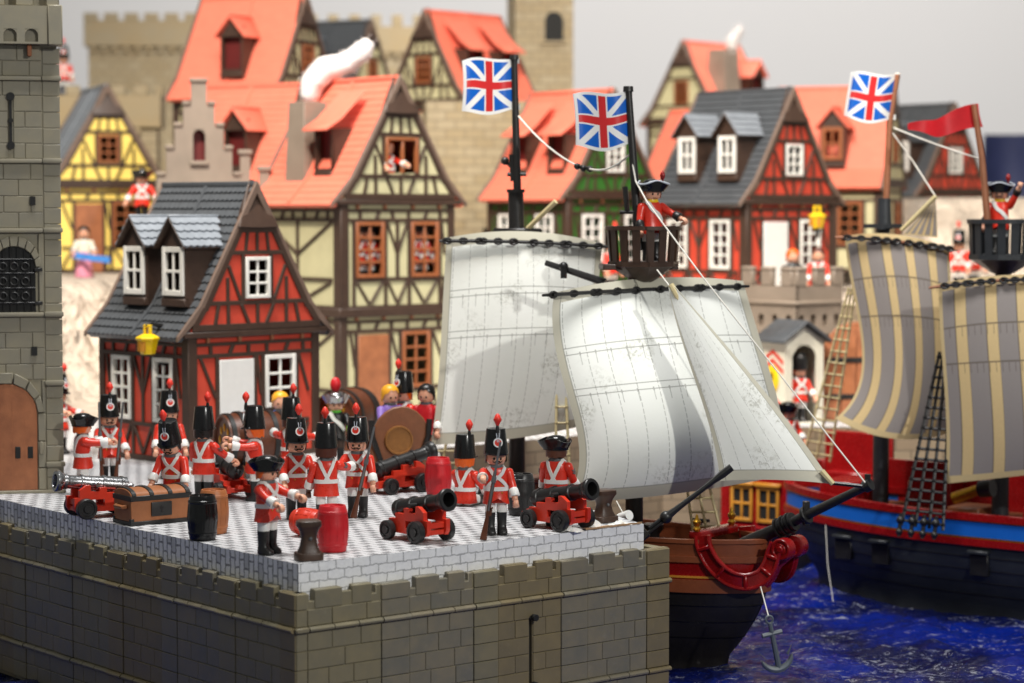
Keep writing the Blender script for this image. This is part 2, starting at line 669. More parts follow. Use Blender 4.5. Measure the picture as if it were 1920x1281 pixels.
def make_water():
    m, nt, b = new_mat('water')
    v = coords(nt)
    mp = nt.nodes.new('ShaderNodeMapping')
    mp.inputs['Scale'].default_value = (.7, 1.7, 1)
    mp.inputs['Rotation'].default_value = (0, 0, R(-18))
    nt.links.new(v, mp.inputs[0])
    n1 = noise_tex(nt, mp.outputs[0], .09, 5, .6, 1.8)
    n2 = noise_tex(nt, mp.outputs[0], .42, 9, .78, 2.6)
    n3 = noise_tex(nt, v, .06, 3, .5, .8)
    foam = ramp(nt, n2, .55, .585) * ramp(nt, n1, .5, .56)
    fleck = ramp(nt, noise_tex(nt, mp.outputs[0], 1.6, 8, .8, 2.0), .635, .66)
    hue = ramp(nt, n3, .46, .6)
    base = mixc(nt, hue, rgb(4, 46, 180), rgb(6, 20, 90))
    base = mixc(nt, ramp(nt, n2, .3, .45).inv() * .7, base, rgb(18, 76, 215))
    out = mixc(nt, (foam * .9).mx(fleck * .7), base, rgb(236, 241, 248))
    nt.links.new(out, b.inputs['Base Color'])
    b.inputs['Roughness'].default_value = .07
    b.inputs['Specular IOR Level'].default_value = .4
    b.inputs['Coat Weight'].default_value = .15
    b.inputs['Coat Roughness'].default_value = .06
    bump(nt, b, noise_tex(nt, v, 1.1, 8, .75, 1.8), 1.0, 1.5)
    mb = MB()
    NX, NY = 420, 300

    def fn(u, w):
        x, y = -110 + 260 * u, 165 + 150 * w
        p = Vector((x * .09, y * .13, 0))
        z = 1.1 * noise.noise(p) + .8 * abs(noise.noise(p * 2.7 + Vector((3, 1, 0)))) + .45 * abs(noise.noise(p * 7.1)) + .22 * abs(noise.noise(p * 16))
        return (x, y, WATER - .5 + z * .9)
    mb.sheet(fn, NX, NY)
    o = struct(part('water', mb, 'water', None, smooth=180))
    o['label'] = 'crinkled dark blue foil sea with white foam streaks'


make_water()

# the grey white backdrop and the draped hill that carries the upper town
mb = MB()
mb.box(-260, 300, 760, 770, -40, 330)
o = struct(part('backdrop', mb, 'stone_grey', None))
plastic('backdrop_paint', rgb(206, 204, 203), .85, .02, .01, .0)
o.material_slots[0].link = 'OBJECT'
o.material_slots[0].material = MATS['backdrop_paint']
o['label'] = 'plain pale grey wall far behind the toy town'


def smoothstep(a, b, x):
    t = max(0, min(1, (x - a) / (b - a)))
    return t * t * (3 - 2 * t)


def hill_z(x, y):
    ya = 22.0 if -50 < x < 2 else 0.0
    base = 16.0 * smoothstep(318 + ya, 334 + ya, y) + 15.0 * smoothstep(398, 412, y)
    if x < -52:
        base = 18.0 * smoothstep(308, 352, y + 6 * math.sin(x * .35)) + 13.0 * smoothstep(398, 412, y)
    k = smoothstep(.5, 8, base) * (1 - smoothstep(14.5, 16, base))
    p = Vector((x * .09, y * .07, base * .1))
    return base - .15 + k * (3.0 * noise.noise(p) + 5.0 * abs(noise.noise(p * 2.6)) + 2.6 * abs(noise.noise(p * 6.3)) - 2)


mb = MB()
mb.sheet(lambda u, w: (-150 + 330 * u, 307 + 250 * w, hill_z(-150 + 330 * u, 307 + 250 * w)), 340, 220)
o = struct(part('hill', mb, 'hill_cloth', None, smooth=60))
o['label'] = 'cream crumpled cloth hillside under the upper town'


# ------------------------------------------------------------------ castle walls of moulded stones
def stone_mesh(w, h, d=.3, bv=.05):
    w, h = round(w, 2), round(h, 2)
    return shared(('stone', w, h, d), lambda: MB().box(0, w, -d, 0, 0, h).mesh('stone', bv, 1, 30))


def lay_stones(root, mat, x0, x1, z0, z1, cuts, y=0.0, gap=.05, jit=.03, name='stone', rnd=random.Random(5)):
    xs = [x0] + [x0 + (x1 - x0) * c for c in cuts] + [x1]
    for a, b in zip(xs, xs[1:]):
        me = stone_mesh(b - a - gap, z1 - z0 - gap)
        link(name, me, mat, root, (a + gap / 2, y + .2 - rnd.uniform(0, jit), z0 + gap / 2))


ROWS = [(-5.62 - 1.55 * (k + 1), -5.62 - 1.55 * k) for k in range(5)]
CUTS = [(.33, .72), (.5,), (.28, .62), (.45, .8), (.25, .7)]


def wall_run(root, mat, bays, deep=True, thick=.8):
    """bays: (kind, x0, x1); kind p = panel with battlements, c = pillar, s = panel with arrow slit"""
    mats = [mat, 'stone_umber', 'stone_ash', mat, 'stone_ash', 'stone_umber', 'stone_ash']
    for bi, (kind, x0, x1) in enumerate(bays):
        w = x1 - x0
        mat = mats[(bi * 3 + (1 if kind == 'c' else 0)) % 7]
        mb = MB()
        slit = None
        zt = -2.15
        if kind == 'c':
            zt = -2.35
            mb.box(x0, x1, .02, thick, -17.3, zt)
        else:
            zb, zm = -3.1, -2.62
            pr = [(x0, -17.3), (x1, -17.3), (x1, -2.4), (x1 - .5, -2.4), (x1 - .5, zb), (x1 - .95, zb), (x1 - .95, zt), (x0 + w * .62, zt),
                  (x0 + w * .62, zm), (x0 + w * .45, zm), (x0 + w * .45, zt), (x0 + .75, zt), (x0 + .75, zb), (x0 + .25, zb), (x0 + .25, -2.5), (x0, -2.5)]
            if kind == 's':
                sx = x0 + w * .52
                slit = (sx - .16, sx + .16, -13.0, -7.0)
                holed(mb, pr, [slit], .02, thick)
            else:
                mb.prism(pr, .02, thick)
        part('wall_panel' if kind != 'c' else 'pillar', mb, mat, root, .06 if not slit else 0)
        y = -.06 if kind == 'c' else .02
        # battlement row faces
        if kind == 'c':
            lay_stones(root, mat, x0, x1, -3.75, -2.4, (), y)
        else:
            lay_stones(root, mat, x0 + .72, x0 + w * .47, -3.75, -2.18, (), y, jit=.0)
            lay_stones(root, mat, x0 + w * .6, x1 - .92, -3.75, -2.18, (), y, jit=.0)
        lay_stones(root, mat, x0, x1, -5.15, -3.75, () if kind == 'c' else (.33, .8), y)
        for zc in (-5.38, -13.62):
            mb = MB()
            n = 1 if kind == 'c' else 3
            for k in range(n):
                a, b = x0 + w * k / n + .04, x0 + w * (k + 1) / n - .04
                mb.T = Matrix.Translation((a, y - .25, zc))
                prof = [(-.05, -.24), (-.22, -.12), (-.25, .02), (-.18, .15), (-.02, .22), (.3, .22), (.3, -.24)]
                mb.add([(0, p, q) for p, q in prof] + [(b - a, p, q) for p, q in prof],
                       [tuple(range(6, -1, -1)), tuple(range(7, 14))] + [(i, (i + 1) % 7, 7 + (i + 1) % 7, 7 + i) for i in range(7)])
            part('ledge', mb, mat, root)
        rows = ROWS + ([(-15.4, -13.85), (-16.95, -15.4)] if deep else [])
        for k, (a, b) in enumerate(rows):
            if kind == 'c':
                lay_stones(root, mat, x0, x1, a, b, (), y)
            elif slit and b < -6.5 and a > -13.5:
                sl, sr = slit[0] - .06, slit[1] + .06
                if k % 2:
                    lay_stones(root, mat, x0, sl, a, b, (.55,), y)
                    lay_stones(root, mat, sr, x1, a, b, (.45,), y)
                else:
                    lay_stones(root, mat, x0, sl, a, b, (), y)
                    lay_stones(root, mat, sr, x1, a, b, (), y)
            else:
                lay_stones(root, mat, x0, x1, a, b, CUTS[(k + bi) % 5], y)
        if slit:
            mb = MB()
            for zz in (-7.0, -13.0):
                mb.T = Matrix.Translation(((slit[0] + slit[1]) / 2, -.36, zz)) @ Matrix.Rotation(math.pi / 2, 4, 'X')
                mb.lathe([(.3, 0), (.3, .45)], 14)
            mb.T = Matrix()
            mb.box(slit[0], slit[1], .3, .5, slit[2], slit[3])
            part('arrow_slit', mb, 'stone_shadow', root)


FRONT_BAYS = [('p', 1.0, 8.4), ('c', 8.4, 11.3), ('p', 11.3, 18.2), ('c', 18.2, 20.9), ('s', 20.9, 28.1), ('c', 28.1, 31.2), ('p', 31.2, 38.4), ('c', 38.4, 41.2)]
wr = thing('castle_wall', 'olive stone battlement wall with arrow slit under the cannons facing the ships', 'castle wall', W0, TH, 'toy fortress walls')
wall_run(wr, 'stone_olive', FRONT_BAYS)
wl = thing('castle_wall', 'olive stone battlement wall running from the corner back to the tall tower', 'castle wall', W0, TH - math.pi / 2, 'toy fortress walls')
bays = [('c', -2.3, 0.0)]
x = -2.3
for k in range(6):
    bays += [('p', x - 6.9, x), ('c', x - 9.55, x - 6.9)]
    x -= 9.55
wall_run(wl, 'stone_olive', bays)
mb = MB()
mb.box(0, 1.0, .02, .8, -17.3, -2.35)
part('pillar', mb, 'stone_olive', wr, .06)
for k, (a, b) in enumerate([(-3.75, -2.4), (-5.15, -3.75)] + ROWS + [(-15.4, -13.85)]):
    lay_stones(wr, 'stone_olive', -.1, 1.0, a, b, (), .02)
for zc in (-5.38, -13.62):
    part('ledge', MB().box(-.28, 1.0, -.45, .0, zc - .22, zc + .22), 'stone_olive', wr, .1)
# the short pillar that closes the wall at the ship
mb = MB()
mb.box(40.2, 41.2, .8, 3.2, -17.3, -2.4)
part('pillar', mb, 'stone_olive', wr, .06)


# ------------------------------------------------------------------ the tall tower beside the terrace
def make_tower():
    c = at_z(121, 924, 0)
    YA = R(12)
    t = thing('castle_tower', 'tall grey stone tower with arched brown door and barred window', 'tower', (c.x, c.y, 0), YA)
    mat = 'stone_grey'
    # local: x 0 is the outer right edge, x runs to the left (negative); y into the tower
    W = -14.0
    core = MB()
    holed(core, [(W, 0), (-1.7, 0), (-1.7, 52), (W, 52)], [(-6.85, -2.65, 18.4, 25.1)], .3, 1.2)
    core.box(W, -.3, 8.2, 9, 0, 52)
    core.box(-1.7, -.3, .3, 8.2, 0, 52)
    part('tower_wall', core, mat, t)
    # quoins up the outer edge
    z = .0
    while z < 45:
        lay_stones(t, mat, -1.75, 0, z, z + 1.61, (), .3, name='quoin')
        z += 1.61
    for zl in (2.7, 11.0, 18.0, 26.5, 33.5, 41.8):
        part('ledge', MB().box(-1.8, .12, -.32, .3, zl, zl + .5), mat, t, .14, 2)
        if zl > 12:
            part('ledge', MB().box(W, -1.84, -.22, .3, zl, zl + .45), mat, t, .14, 2)
    # courses on the face, left clear round the door and the window
    levels = [11.6, 13.2, 14.8, 16.4, 18.0, 26.95, 28.55, 30.2, 31.85, 33.5, 33.95, 35.5, 37.1, 38.7, 40.3, 41.8, 42.25, 43.8, 45.4]
    sx = -4.9
    for k, (a, b) in enumerate(zip(levels, levels[1:])):
        if b - a < .6 or b - a > 3:
            continue
        if 34.5 < b < 40.9:
            lay_stones(t, mat, W, sx - .25, a, b, (.55,) if k % 2 else (.35, .7), .3)
            lay_stones(t, mat, sx + .25, -1.8, a, b, () if k % 2 else (.4,), .3)
        else:
            lay_stones(t, mat, W, -1.8, a, b, (.3, .55, .8) if k % 2 else (.45, .68, .9), .3)
    part('stone', MB().box(-2.3, -1.8, .02, .3, 18.5, 26.4), mat, t, .06)
    part('stone', MB().box(W, -7.4, .02, .3, 18.5, 26.4), mat, t, .06)
    # arched window: moulded surround and iron grille
    cx, zb, rr, zs = -4.75, 18.5, 2.1, 23.0
    outer, inner = [], []
    for k in range(13):
        a = math.pi * k / 12
        outer.append((cx + (rr + .45) * math.cos(a), zs + (rr + .8) * math.sin(a)))
        inner.append((cx + rr * math.cos(a), zs + rr * math.sin(a)))
    for k in range(9):
        a0, a1 = math.pi * k / 9 + .015, math.pi * (k + 1) / 9 - .015
        q = lambda r1, r2, a: (cx + r1 * math.cos(a), zs + r2 * math.sin(a))
        part('arch_stone', MB().prism([q(rr + .05, rr + .05, a0), q(rr + .6, rr + 1.1, a0), q(rr + .6, rr + 1.1, a1), q(rr + .05, rr + .05, a1)], -.02, .32), mat, t, .05)
    g = MB()
    for k in range(6):
        x = cx - 1.75 + .7 * k
        top = zs + math.sqrt(max(.1, rr * rr - (x - cx) ** 2))
        g.tube([(x, .18, zb), (x, .18, top)], .11, 6)
    for zz in (19.4, 20.9, 22.4, 23.8):
        hw = rr if zz < zs else math.sqrt(rr * rr - (zz - zs) ** 2)
        g.tube([(cx - hw, .12, zz), (cx + hw, .12, zz)], .1, 6)
    for zz in (20.1, 21.6, 23.1):
        for x in (-1.1, 0, 1.1):
            g.tube([(cx + x + .38 * math.cos(i * .7), .06, zz + .38 * math.sin(i * .7)) for i in range(10)], .08, 5)
    part('grille', g, 'iron', t)
    part('window_dark', MB().prism([(cx - rr - .03, zb - .1), (cx + rr + .03, zb - .1)] + inner, .24, .5), 'stone_shadow', t)  # near-black sheet painted as the shade in the opening behind the bars
    for zz in (19.2, 22.6):
        part('hinge', MB().box(cx + rr - .1, cx + rr + .7, -.12, .1, zz, zz + .35), 'iron', t, .05)
    # door with round arch
    dx, dr = -5.75, 3.1
    dpoly = [(dx - dr, .35), (dx + dr, .35)] + [(dx + dr * math.cos(math.pi * k / 12), 8.2 + 3.0 * math.sin(math.pi * k / 12)) for k in range(13)]
    d = part('door', MB().prism(dpoly, .05, .3), 'brown_door', t, .04)
    for k in range(1, 5):
        x = dx - dr + 2 * dr * k / 5
        part('plank_joint', MB().box(x - .025, x + .025, .035, .06, .5, 9.5), 'brown_door', d)
    for x in (dx + 1.15, dx + 2.4):
        part('keyhole', MB().box(x - .27, x + .27, -.02, .1, 3.6, 4.8), 'stone_shadow', d, .05)
    part('handle', MB().box(dx + dr + .2, dx + dr + .6, -.12, .2, 4.0, 5.3), 'stone_grey', d, .08)
    for k in range(7):      # arch stones
        a0, a1 = math.pi * k / 7 + .02, math.pi * (k + 1) / 7 - .02
        q = lambda r1, r2, a: (dx + r1 * math.cos(a), 8.2 + r2 * math.sin(a))
        part('arch_stone', MB().prism([q(dr + .1, 3.1, a0), q(dr + .7, 4.2, a0), q(dr + .7, 4.2, a1), q(dr + .1, 3.1, a1)], -.08, .32), mat, t, .06)
    for z0, z1 in ((.36, 2.6), (2.65, 5.3), (5.35, 8.2)):
        part('stone', MB().box(dx + dr + .1, -1.8, .04, .3, z0, z1 - .05), mat, t, .06)
        part('stone', MB().box(W, dx - dr - .1, .04, .3, z0, z1 - .05), mat, t, .06)
    part('stone', MB().box(-2.1, -1.8, .06, .3, 8.25, 11.5), mat, t, .04)
    part('plinth', MB().box(W, .15, -.15, .3, 0, .34), mat, t, .06)
    # arrow slit and putlog holes
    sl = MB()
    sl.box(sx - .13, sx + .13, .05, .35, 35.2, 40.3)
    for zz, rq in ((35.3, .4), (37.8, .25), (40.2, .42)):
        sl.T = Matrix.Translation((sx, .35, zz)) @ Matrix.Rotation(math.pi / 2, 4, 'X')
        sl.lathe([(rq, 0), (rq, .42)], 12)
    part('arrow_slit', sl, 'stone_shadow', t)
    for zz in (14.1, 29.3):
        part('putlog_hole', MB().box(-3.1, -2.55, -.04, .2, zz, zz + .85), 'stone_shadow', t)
    # overhanging parapet with blind arches
    p = MB()
    holes = [(-5.5, -4.2, 45.6, 46.9), (-3.4, -2.1, 45.6, 46.9), (-7.6, -6.3, 45.6, 46.9)]
    holed(p, [(W, 45.4), (-1.2, 45.4), (-1.2, 49.2), (W, 49.2)], holes, -1.3, -.8)
    p.box(W, -1.2, -.78, .3, 45.4, 49.2)
    part('parapet', p, mat, t)
    for hx0, hx1, _, _ in holes:
        am = MB()
        cxx, r2 = (hx0 + hx1) / 2, (hx1 - hx0) / 2
        for s_ in (-1, 1):
            am.prism([(cxx + s_ * r2, 46.25), (cxx + s_ * r2, 46.95), (cxx, 46.95)] + [(cxx + s_ * r2 * math.sin(q * math.pi / 12), 46.25 + r2 * math.cos(q * math.pi / 12)) for q in range(1, 6)], -1.28, -.82)
        part('arch', am, mat, t)
    part('parapet_pier', MB().box(-1.15, .3, -1.5, 1.2, 45.3, 49.3), mat, t, .1)
    part('drain', MB().box(-3.2, -2.75, -.6, .2, 44.2, 45.4), 'brown_door', t, .08)
    for x0, x1 in ((W, -5.3), (-4.3, -2.5), (-1.3, 0.0)):
        part('merlon', MB().box(x0, x1, -1.0, .4, 49.2, 54), mat, t, .1)


make_tower()
# ------------------------------------------------------------------ toy figures


def sring(rx, ry, z, n=24, k=2.5, cx=0, cy=0):
    out = []
    for i in range(n):
        a = 2 * math.pi * i / n
        c, s_ = math.cos(a), math.sin(a)
        out.append((cx + rx * math.copysign(abs(c) ** (2 / k), c), cy + ry * math.copysign(abs(s_) ** (2 / k), s_), z))
    return out


TORSO = [(2.75, 1.2, 1.0), (3.2, 1.13, .93), (4.1, 1.02, .80), (5.0, 1.03, .78), (5.6, .98, .72), (5.95, .80, .60), (6.12, .5, .46)]


def torso_r(z):
    if z <= TORSO[0][0]:
        return TORSO[0][1:]
    for a, b in zip(TORSO, TORSO[1:]):
        if a[0] <= z <= b[0]:
            t = (z - a[0]) / (b[0] - a[0])
            return (a[1] + (b[1] - a[1]) * t, a[2] + (b[2] - a[2]) * t)
    return TORSO[-1][1:]


def torso_p(a, z, off=0.0):
    rx, ry = torso_r(z)
    c, s_ = math.cos(R(a)), math.sin(R(a))
    k = 2.5
    p = Vector((rx * math.copysign(abs(c) ** (2 / k), c), ry * math.copysign(abs(s_) ** (2 / k), s_), z))
    n = Vector((c / rx, s_ / ry, 0)).normalized()
    if z > 5.6:
        n = (n + Vector((0, 0, (z - 5.6) * 2.2))).normalized()
    return p + n * off, n


def strap(mb, path, w=.3, th=.09, n=18, closed=False):
    pts = []
    m = len(path) - 1
    for k in range(n + 1):
        t = k / n * m
        i = min(int(t), m - 1)
        f = t - i
        a = path[i][0] + (path[i + 1][0] - path[i][0]) * f
        z = path[i][1] + (path[i + 1][1] - path[i][1]) * f
        pts.append(torso_p(a, z, .01))
    rs = []
    for k, (p, nn) in enumerate(pts):
        t = (pts[min(k + 1, n)][0] - pts[max(k - 1, 0)][0]).normalized()
        s_ = t.cross(nn).normalized()
        rs.append([p - s_ * w / 2 - nn * .06, p + s_ * w / 2 - nn * .06, p + s_ * w / 2 + nn * th, p - s_ * w / 2 + nn * th])
    mb.rings(rs)
    return mb


def m_torso():
    mb = MB()
    rs = []
    for z, rx, ry in TORSO:
        r = sring(rx, ry, z)
        if z < 3.3:
            f = 1 if z < 3 else .5
            r = [(x, y, zz + f * .55 * max(0, -y / ry) * max(0, 1 - abs(x) / (rx * .75))) for x, y, zz in r]
        rs.append(r)
    return mb.rings(rs).mesh('torso', 0, 1, 60)


def m_straps():
    mb = MB()
    for s_ in (1, -1):
        f = lambda a: a if s_ == 1 else 180 - a
        strap(mb, [(f(-148), 4.15), (f(-112), 4.75), (f(-82), 5.25), (f(-60), 5.72), (f(-25), 6.02), (f(25), 6.02), (f(58), 5.75), (f(80), 5.0), (f(96), 4.15)], n=30)
    return mb.mesh('cross_belt', 0, 1, 50)


def m_belt():
    return strap(MB(), [(a, 4.1) for a in range(-90, 271, 30)], .36, .1, 36).mesh('waist_belt', 0, 1, 50)


def m_sash():
    mb = MB()
    strap(mb, [(-40, 4.0), (-70, 4.6), (-100, 5.2), (-122, 5.75), (-155, 6.02)], .42, n=16)
    return mb.mesh('sash', 0, 1, 50)


def m_leg():
    return MB().rings([sring(.44, .47, 1.85, 16, 3, 0, .03), sring(.46, .5, 2.5, 16, 3), sring(.5, .55, 3.2, 16, 3), sring(.5, .55, 3.7, 16, 3)]).mesh('leg', .0, 1, 50)


def m_boot():
    return MB().rings([sring(.42, .7, 0, 16, 3, 0, -.2), sring(.45, .75, .12, 16, 3, 0, -.2), sring(.45, .72, .32, 16, 3, 0, -.18), sring(.42, .5, .55, 16, 3, 0, .0), sring(.4, .43, .8, 16, 3, 0, .04), sring(.45, .48, 1.9, 16, 3, 0, .03), sring(.46, .5, 1.98, 16, 3, 0, .03)]).mesh('boot', 0, 1, 50)


def m_arm():
    return MB().tube([(0, 0, .36), (0, 0, .22), (.02, 0, -.1), (.12, -.02, -.7), (.2, -.12, -1.25), (.22, -.26, -1.75)], [.2, .4, .46, .4, .36, .36], 14).mesh('arm', 0, 1, 60)


def m_cuff():
    return MB().tube([(.21, -.2, -1.5), (.22, -.23, -1.58), (.23, -.4, -2.15), (.23, -.41, -2.2)], [.36, .42, .5, .46], 14).mesh('cuff', 0, 1, 50)


def m_hand():
    mb = MB()
    mb.tube([(.23, -.38, -2.1), (.23, -.46, -2.45), (.23, -.48, -2.6)], [.27, .28, .22], 10)
    pts = []
    for k in range(10):
        a = R(40 + 28 * k)
        pts.append((.23 + .02 * math.sin(a * 3), -.5 + .2 * math.cos(a + R(90)), -2.82 + .27 * math.sin(a + R(90))))
    rs = []
    for k, p in enumerate(pts):
        a = R(40 + 28 * k + 90)
        d = Vector((0, math.cos(a), math.sin(a)))
        q = Vector(p)
        w = .27 - .05 * abs(k - 4.5) / 4.5
        rs.append([q + d * .13 + Vector((-w, 0, 0)), q + d * .17, q + d * .13 + Vector((w, 0, 0)), q - d * .11 + Vector((w * .9, 0, 0)), q - d * .11 - Vector((w * .9, 0, 0))])
    mb.rings(rs)
    return mb.mesh('hand', .03, 1, 60)


def m_head():
    pr = [(.42, 6.0), (.45, 6.18), (.62, 6.26), (.8, 6.45), (.88, 6.75), (.91, 7.1), (.88, 7.5), (.76, 7.85), (.5, 8.08), (.1, 8.15)]
    return MB().lathe(pr, 20, sy=.97).mesh('head', 0, 1, 70)


def m_eye():
    return MB().ball((0, 0, 0), (.1, .05, .12), 8, 6).mesh('eye', 0, 1, 80)


def m_mouth():
    return MB().tube([(.3 * math.sin(a), -.885 + .14 * math.sin(a) ** 2, -.09 + .09 * (1 - math.cos(a * 1.2))) for a in [-.9, -.6, -.3, 0, .3, .6, .9]], .028, 5).mesh('mouth', 0, 1, 60)


def m_mustache():
    mb = MB()
    for s_ in (-1, 1):
        mb.tube([(s_ * x, -.9 + .13 * x * x * 2, z) for x, z in ((.02, .0), (.12, .02), (.25, -.05), (.36, -.03), (.46, .1))], [.06, .07, .06, .05, .02], 6)
    return mb.mesh('mustache', 0, 1, 60)


def m_hair(long=0):
    mb = MB()

    def fn(u, v):
        a = 2 * math.pi * u
        front = max(0, -math.sin(a))
        zb = 6.35 - long + 1.25 * front ** .8 + .08 * math.sin(a * 9)
        z = zb + (8.22 - zb) * v
        t = (z - 7.1) / 1.15
        r = .985 * math.sqrt(max(.0, 1 - max(0, t) ** 2.6)) if t > 0 else .985 - .06 * (t * t)
        return (r * math.cos(a), r * .99 * math.sin(a) + .02, z)
    mb.sheet(fn, 36, 8)
    return mb.mesh('hair', 0, 1, 60)


def m_shako():
    mb = MB()
    rs = [sring(1.02, 1.05, 7.12, 24, 2.1), sring(1.1, 1.13, 7.17, 24, 2.1), sring(1.09, 1.12, 7.35, 24, 2.1), sring(.98, 1.0, 8.3, 24, 2.1), sring(.87, .88, 9.36, 24, 2.1), sring(.83, .84, 9.44, 24, 2.1), sring(.76, .77, 9.42, 24, 2.1), sring(.3, .3, 9.34, 24, 2.1)]
    mb.rings(rs)

    def fn(u, v):
        a = R(-160 + 140 * u)
        r = 1.05 + .36 * v * math.sin(math.pi * u) ** .6
        return (r * math.cos(a), r * math.sin(a), 7.3 - .13 * v * math.sin(math.pi * u))
    mb.sheet(fn, 16, 3, .1)
    return mb.mesh('shako', 0, 1, 45)


def m_plume():
    mb = MB()
    rs = []
    for k in range(9):
        t = k / 8
        r = (.14 + .22 * math.sin(math.pi * min(1, t * 1.02) ** .8)) if k < 8 else .06
        r = [.11, .16, .26, .33, .35, .34, .28, .18, .05][k]
        rs.append([(r * (1 + .12 * math.sin(5 * i + k * 2)) * math.cos(i * .628), -.82 + r * (1 + .1 * math.cos(4 * i + k)) * math.sin(i * .628), 9.72 + 1.12 * t) for i in range(10)])
    return mb.rings(rs).mesh('plume', 0, 1, 70)


def m_plume_stem():
    return MB().tube([(0, -.86, 9.0), (0, -.84, 9.4), (0, -.82, 9.8)], [.16, .18, .12], 8).mesh('plume_holder', 0, 1, 50)


def disc_front(r0, r1, z, y, th=.06, n=18):
    """a flat ring on the front of the shako, leaning back with it"""
    mb = MB()
    mb.T = Matrix.Translation((0, y, z)) @ Matrix.Rotation(R(90 - 7), 4, 'X')
    if r0 > 0:
        mb.rings([[(r * math.cos(6.2832 * i / n), r * math.sin(6.2832 * i / n), zz) for i in range(n)] for r, zz in ((r0, 0), (r1, 0), (r1, th), (r0, th), (r0, 0))], False, False)
    else:
        mb.lathe([(r1, 0), (r1, th)], n)
    return mb


def m_cockade():
    return disc_front(.31, .42, 8.25, -1.03, .1).mesh('cockade', 0, 1, 40)


def m_cockade_in():
    return disc_front(0, .33, 8.25, -1.03, .085).mesh('cockade_centre', 0, 1, 40)


def m_badge():
    mb = MB()
    for s_ in (-1, 1):
        mb.beam((s_ * .06, -1.13, 8.3), (s_ * .13, -1.0, 9.1), .07, .06, (0, -1, 0))
    return mb.mesh('badge', 0, 1, 40)


def m_tricorne():
    mb = MB()
    # points at the front and at both rear sides; the brim is folded up between them
    n = 48
    rows = []
    for (rf, zf, mode) in ((.9, 7.25, 0), (.98, 7.05, 0), (1.06, 7.0, 1), (1.06, 7.1, 1), (1.12, 7.45, 2), (1.18, 8.0, 3), (1.1, 8.02, 3), (1.0, 7.5, 2), (.9, 7.35, 0)):
        ring = []
        for i in range(n):
            a = 2 * math.pi * i / n
            q = math.cos(1.5 * (a + math.pi / 2))     # +-1 at the points (front, rear sides)
            pt = abs(q) ** 2.2
            if mode == 0:
                r, z = rf, zf
            elif mode == 1:
                r, z = rf + .12 * pt, zf + .03 * pt
            elif mode == 2:
                r, z = rf + .28 * pt, zf - .1 * pt
            else:
                r, z = rf + .5 * pt, zf + .1 - .36 * pt
            ring.append((r * 1.06 * math.cos(a), r * math.sin(a), z))
        rows.append(ring)
    mb.rings(rows, False, False)
    mb.lathe([(.96, 7.1), (.98, 7.5), (.92, 8.0), (.7, 8.22), (.3, 8.32), (.05, 8.33)], 24)
    return mb.mesh('tricorne', 0, 1, 60)


def m_tricorne_trim():
    mb = MB()
    n = 64
    pts = []
    for i in range(n + 1):
        a = 2 * math.pi * i / n
        pt = abs(math.cos(1.5 * (a + math.pi / 2))) ** 2.2
        r, z = 1.2 + .52 * pt, 8.1 - .36 * pt + .04
        pts.append((r * 1.06 * math.cos(a), r * math.sin(a), z))
    mb.tube(pts, .085, 6, False)
    return mb.mesh('hat_trim', 0, 1, 60)


def m_small_plume():
    mb = MB()
    mb.rings([[(-.95 + r * math.cos(i * .785), .5 + r * math.sin(i * .785), 7.9 + z) for i in range(8)] for r, z in ((.08, 0), (.1, .35), (.24, .55), (.28, .85), (.2, 1.1), (.05, 1.25))])
    return mb.mesh('plume', 0, 1, 70)


def m_collar():
    return MB().rings([sring(.62, .58, 5.9, 18), sring(.66, .62, 6.0, 18), sring(.6, .57, 6.24, 18), sring(.5, .48, 6.25, 18)]).mesh('collar', 0, 1, 50)


def m_button():
    return MB().ball((0, 0, 0), (.08, .05, .08), 8, 5).mesh('button', 0, 1, 60)


def m_chevron():
    mb = MB()
    for k in range(2):
        z = -.45 - .24 * k
        mb.beam((.5 + .02 * k, -.26, z + .14), (.55, 0, z - .08), .1, .07, (1, 0, 0))
        mb.beam((.55, 0, z - .08), (.5 + .02 * k, .24, z + .14), .1, .07, (1, 0, 0))
    return mb.mesh('chevron', 0, 1, 40)


def m_skirt():
    return MB().lathe([(1.5, 0), (1.55, .1), (1.3, 1.6), (1.05, 3.2), (.98, 4.1)], 24).mesh('skirt', 0, 1, 60)


def g(key, fn):
    return shared(('fig', key), fn)


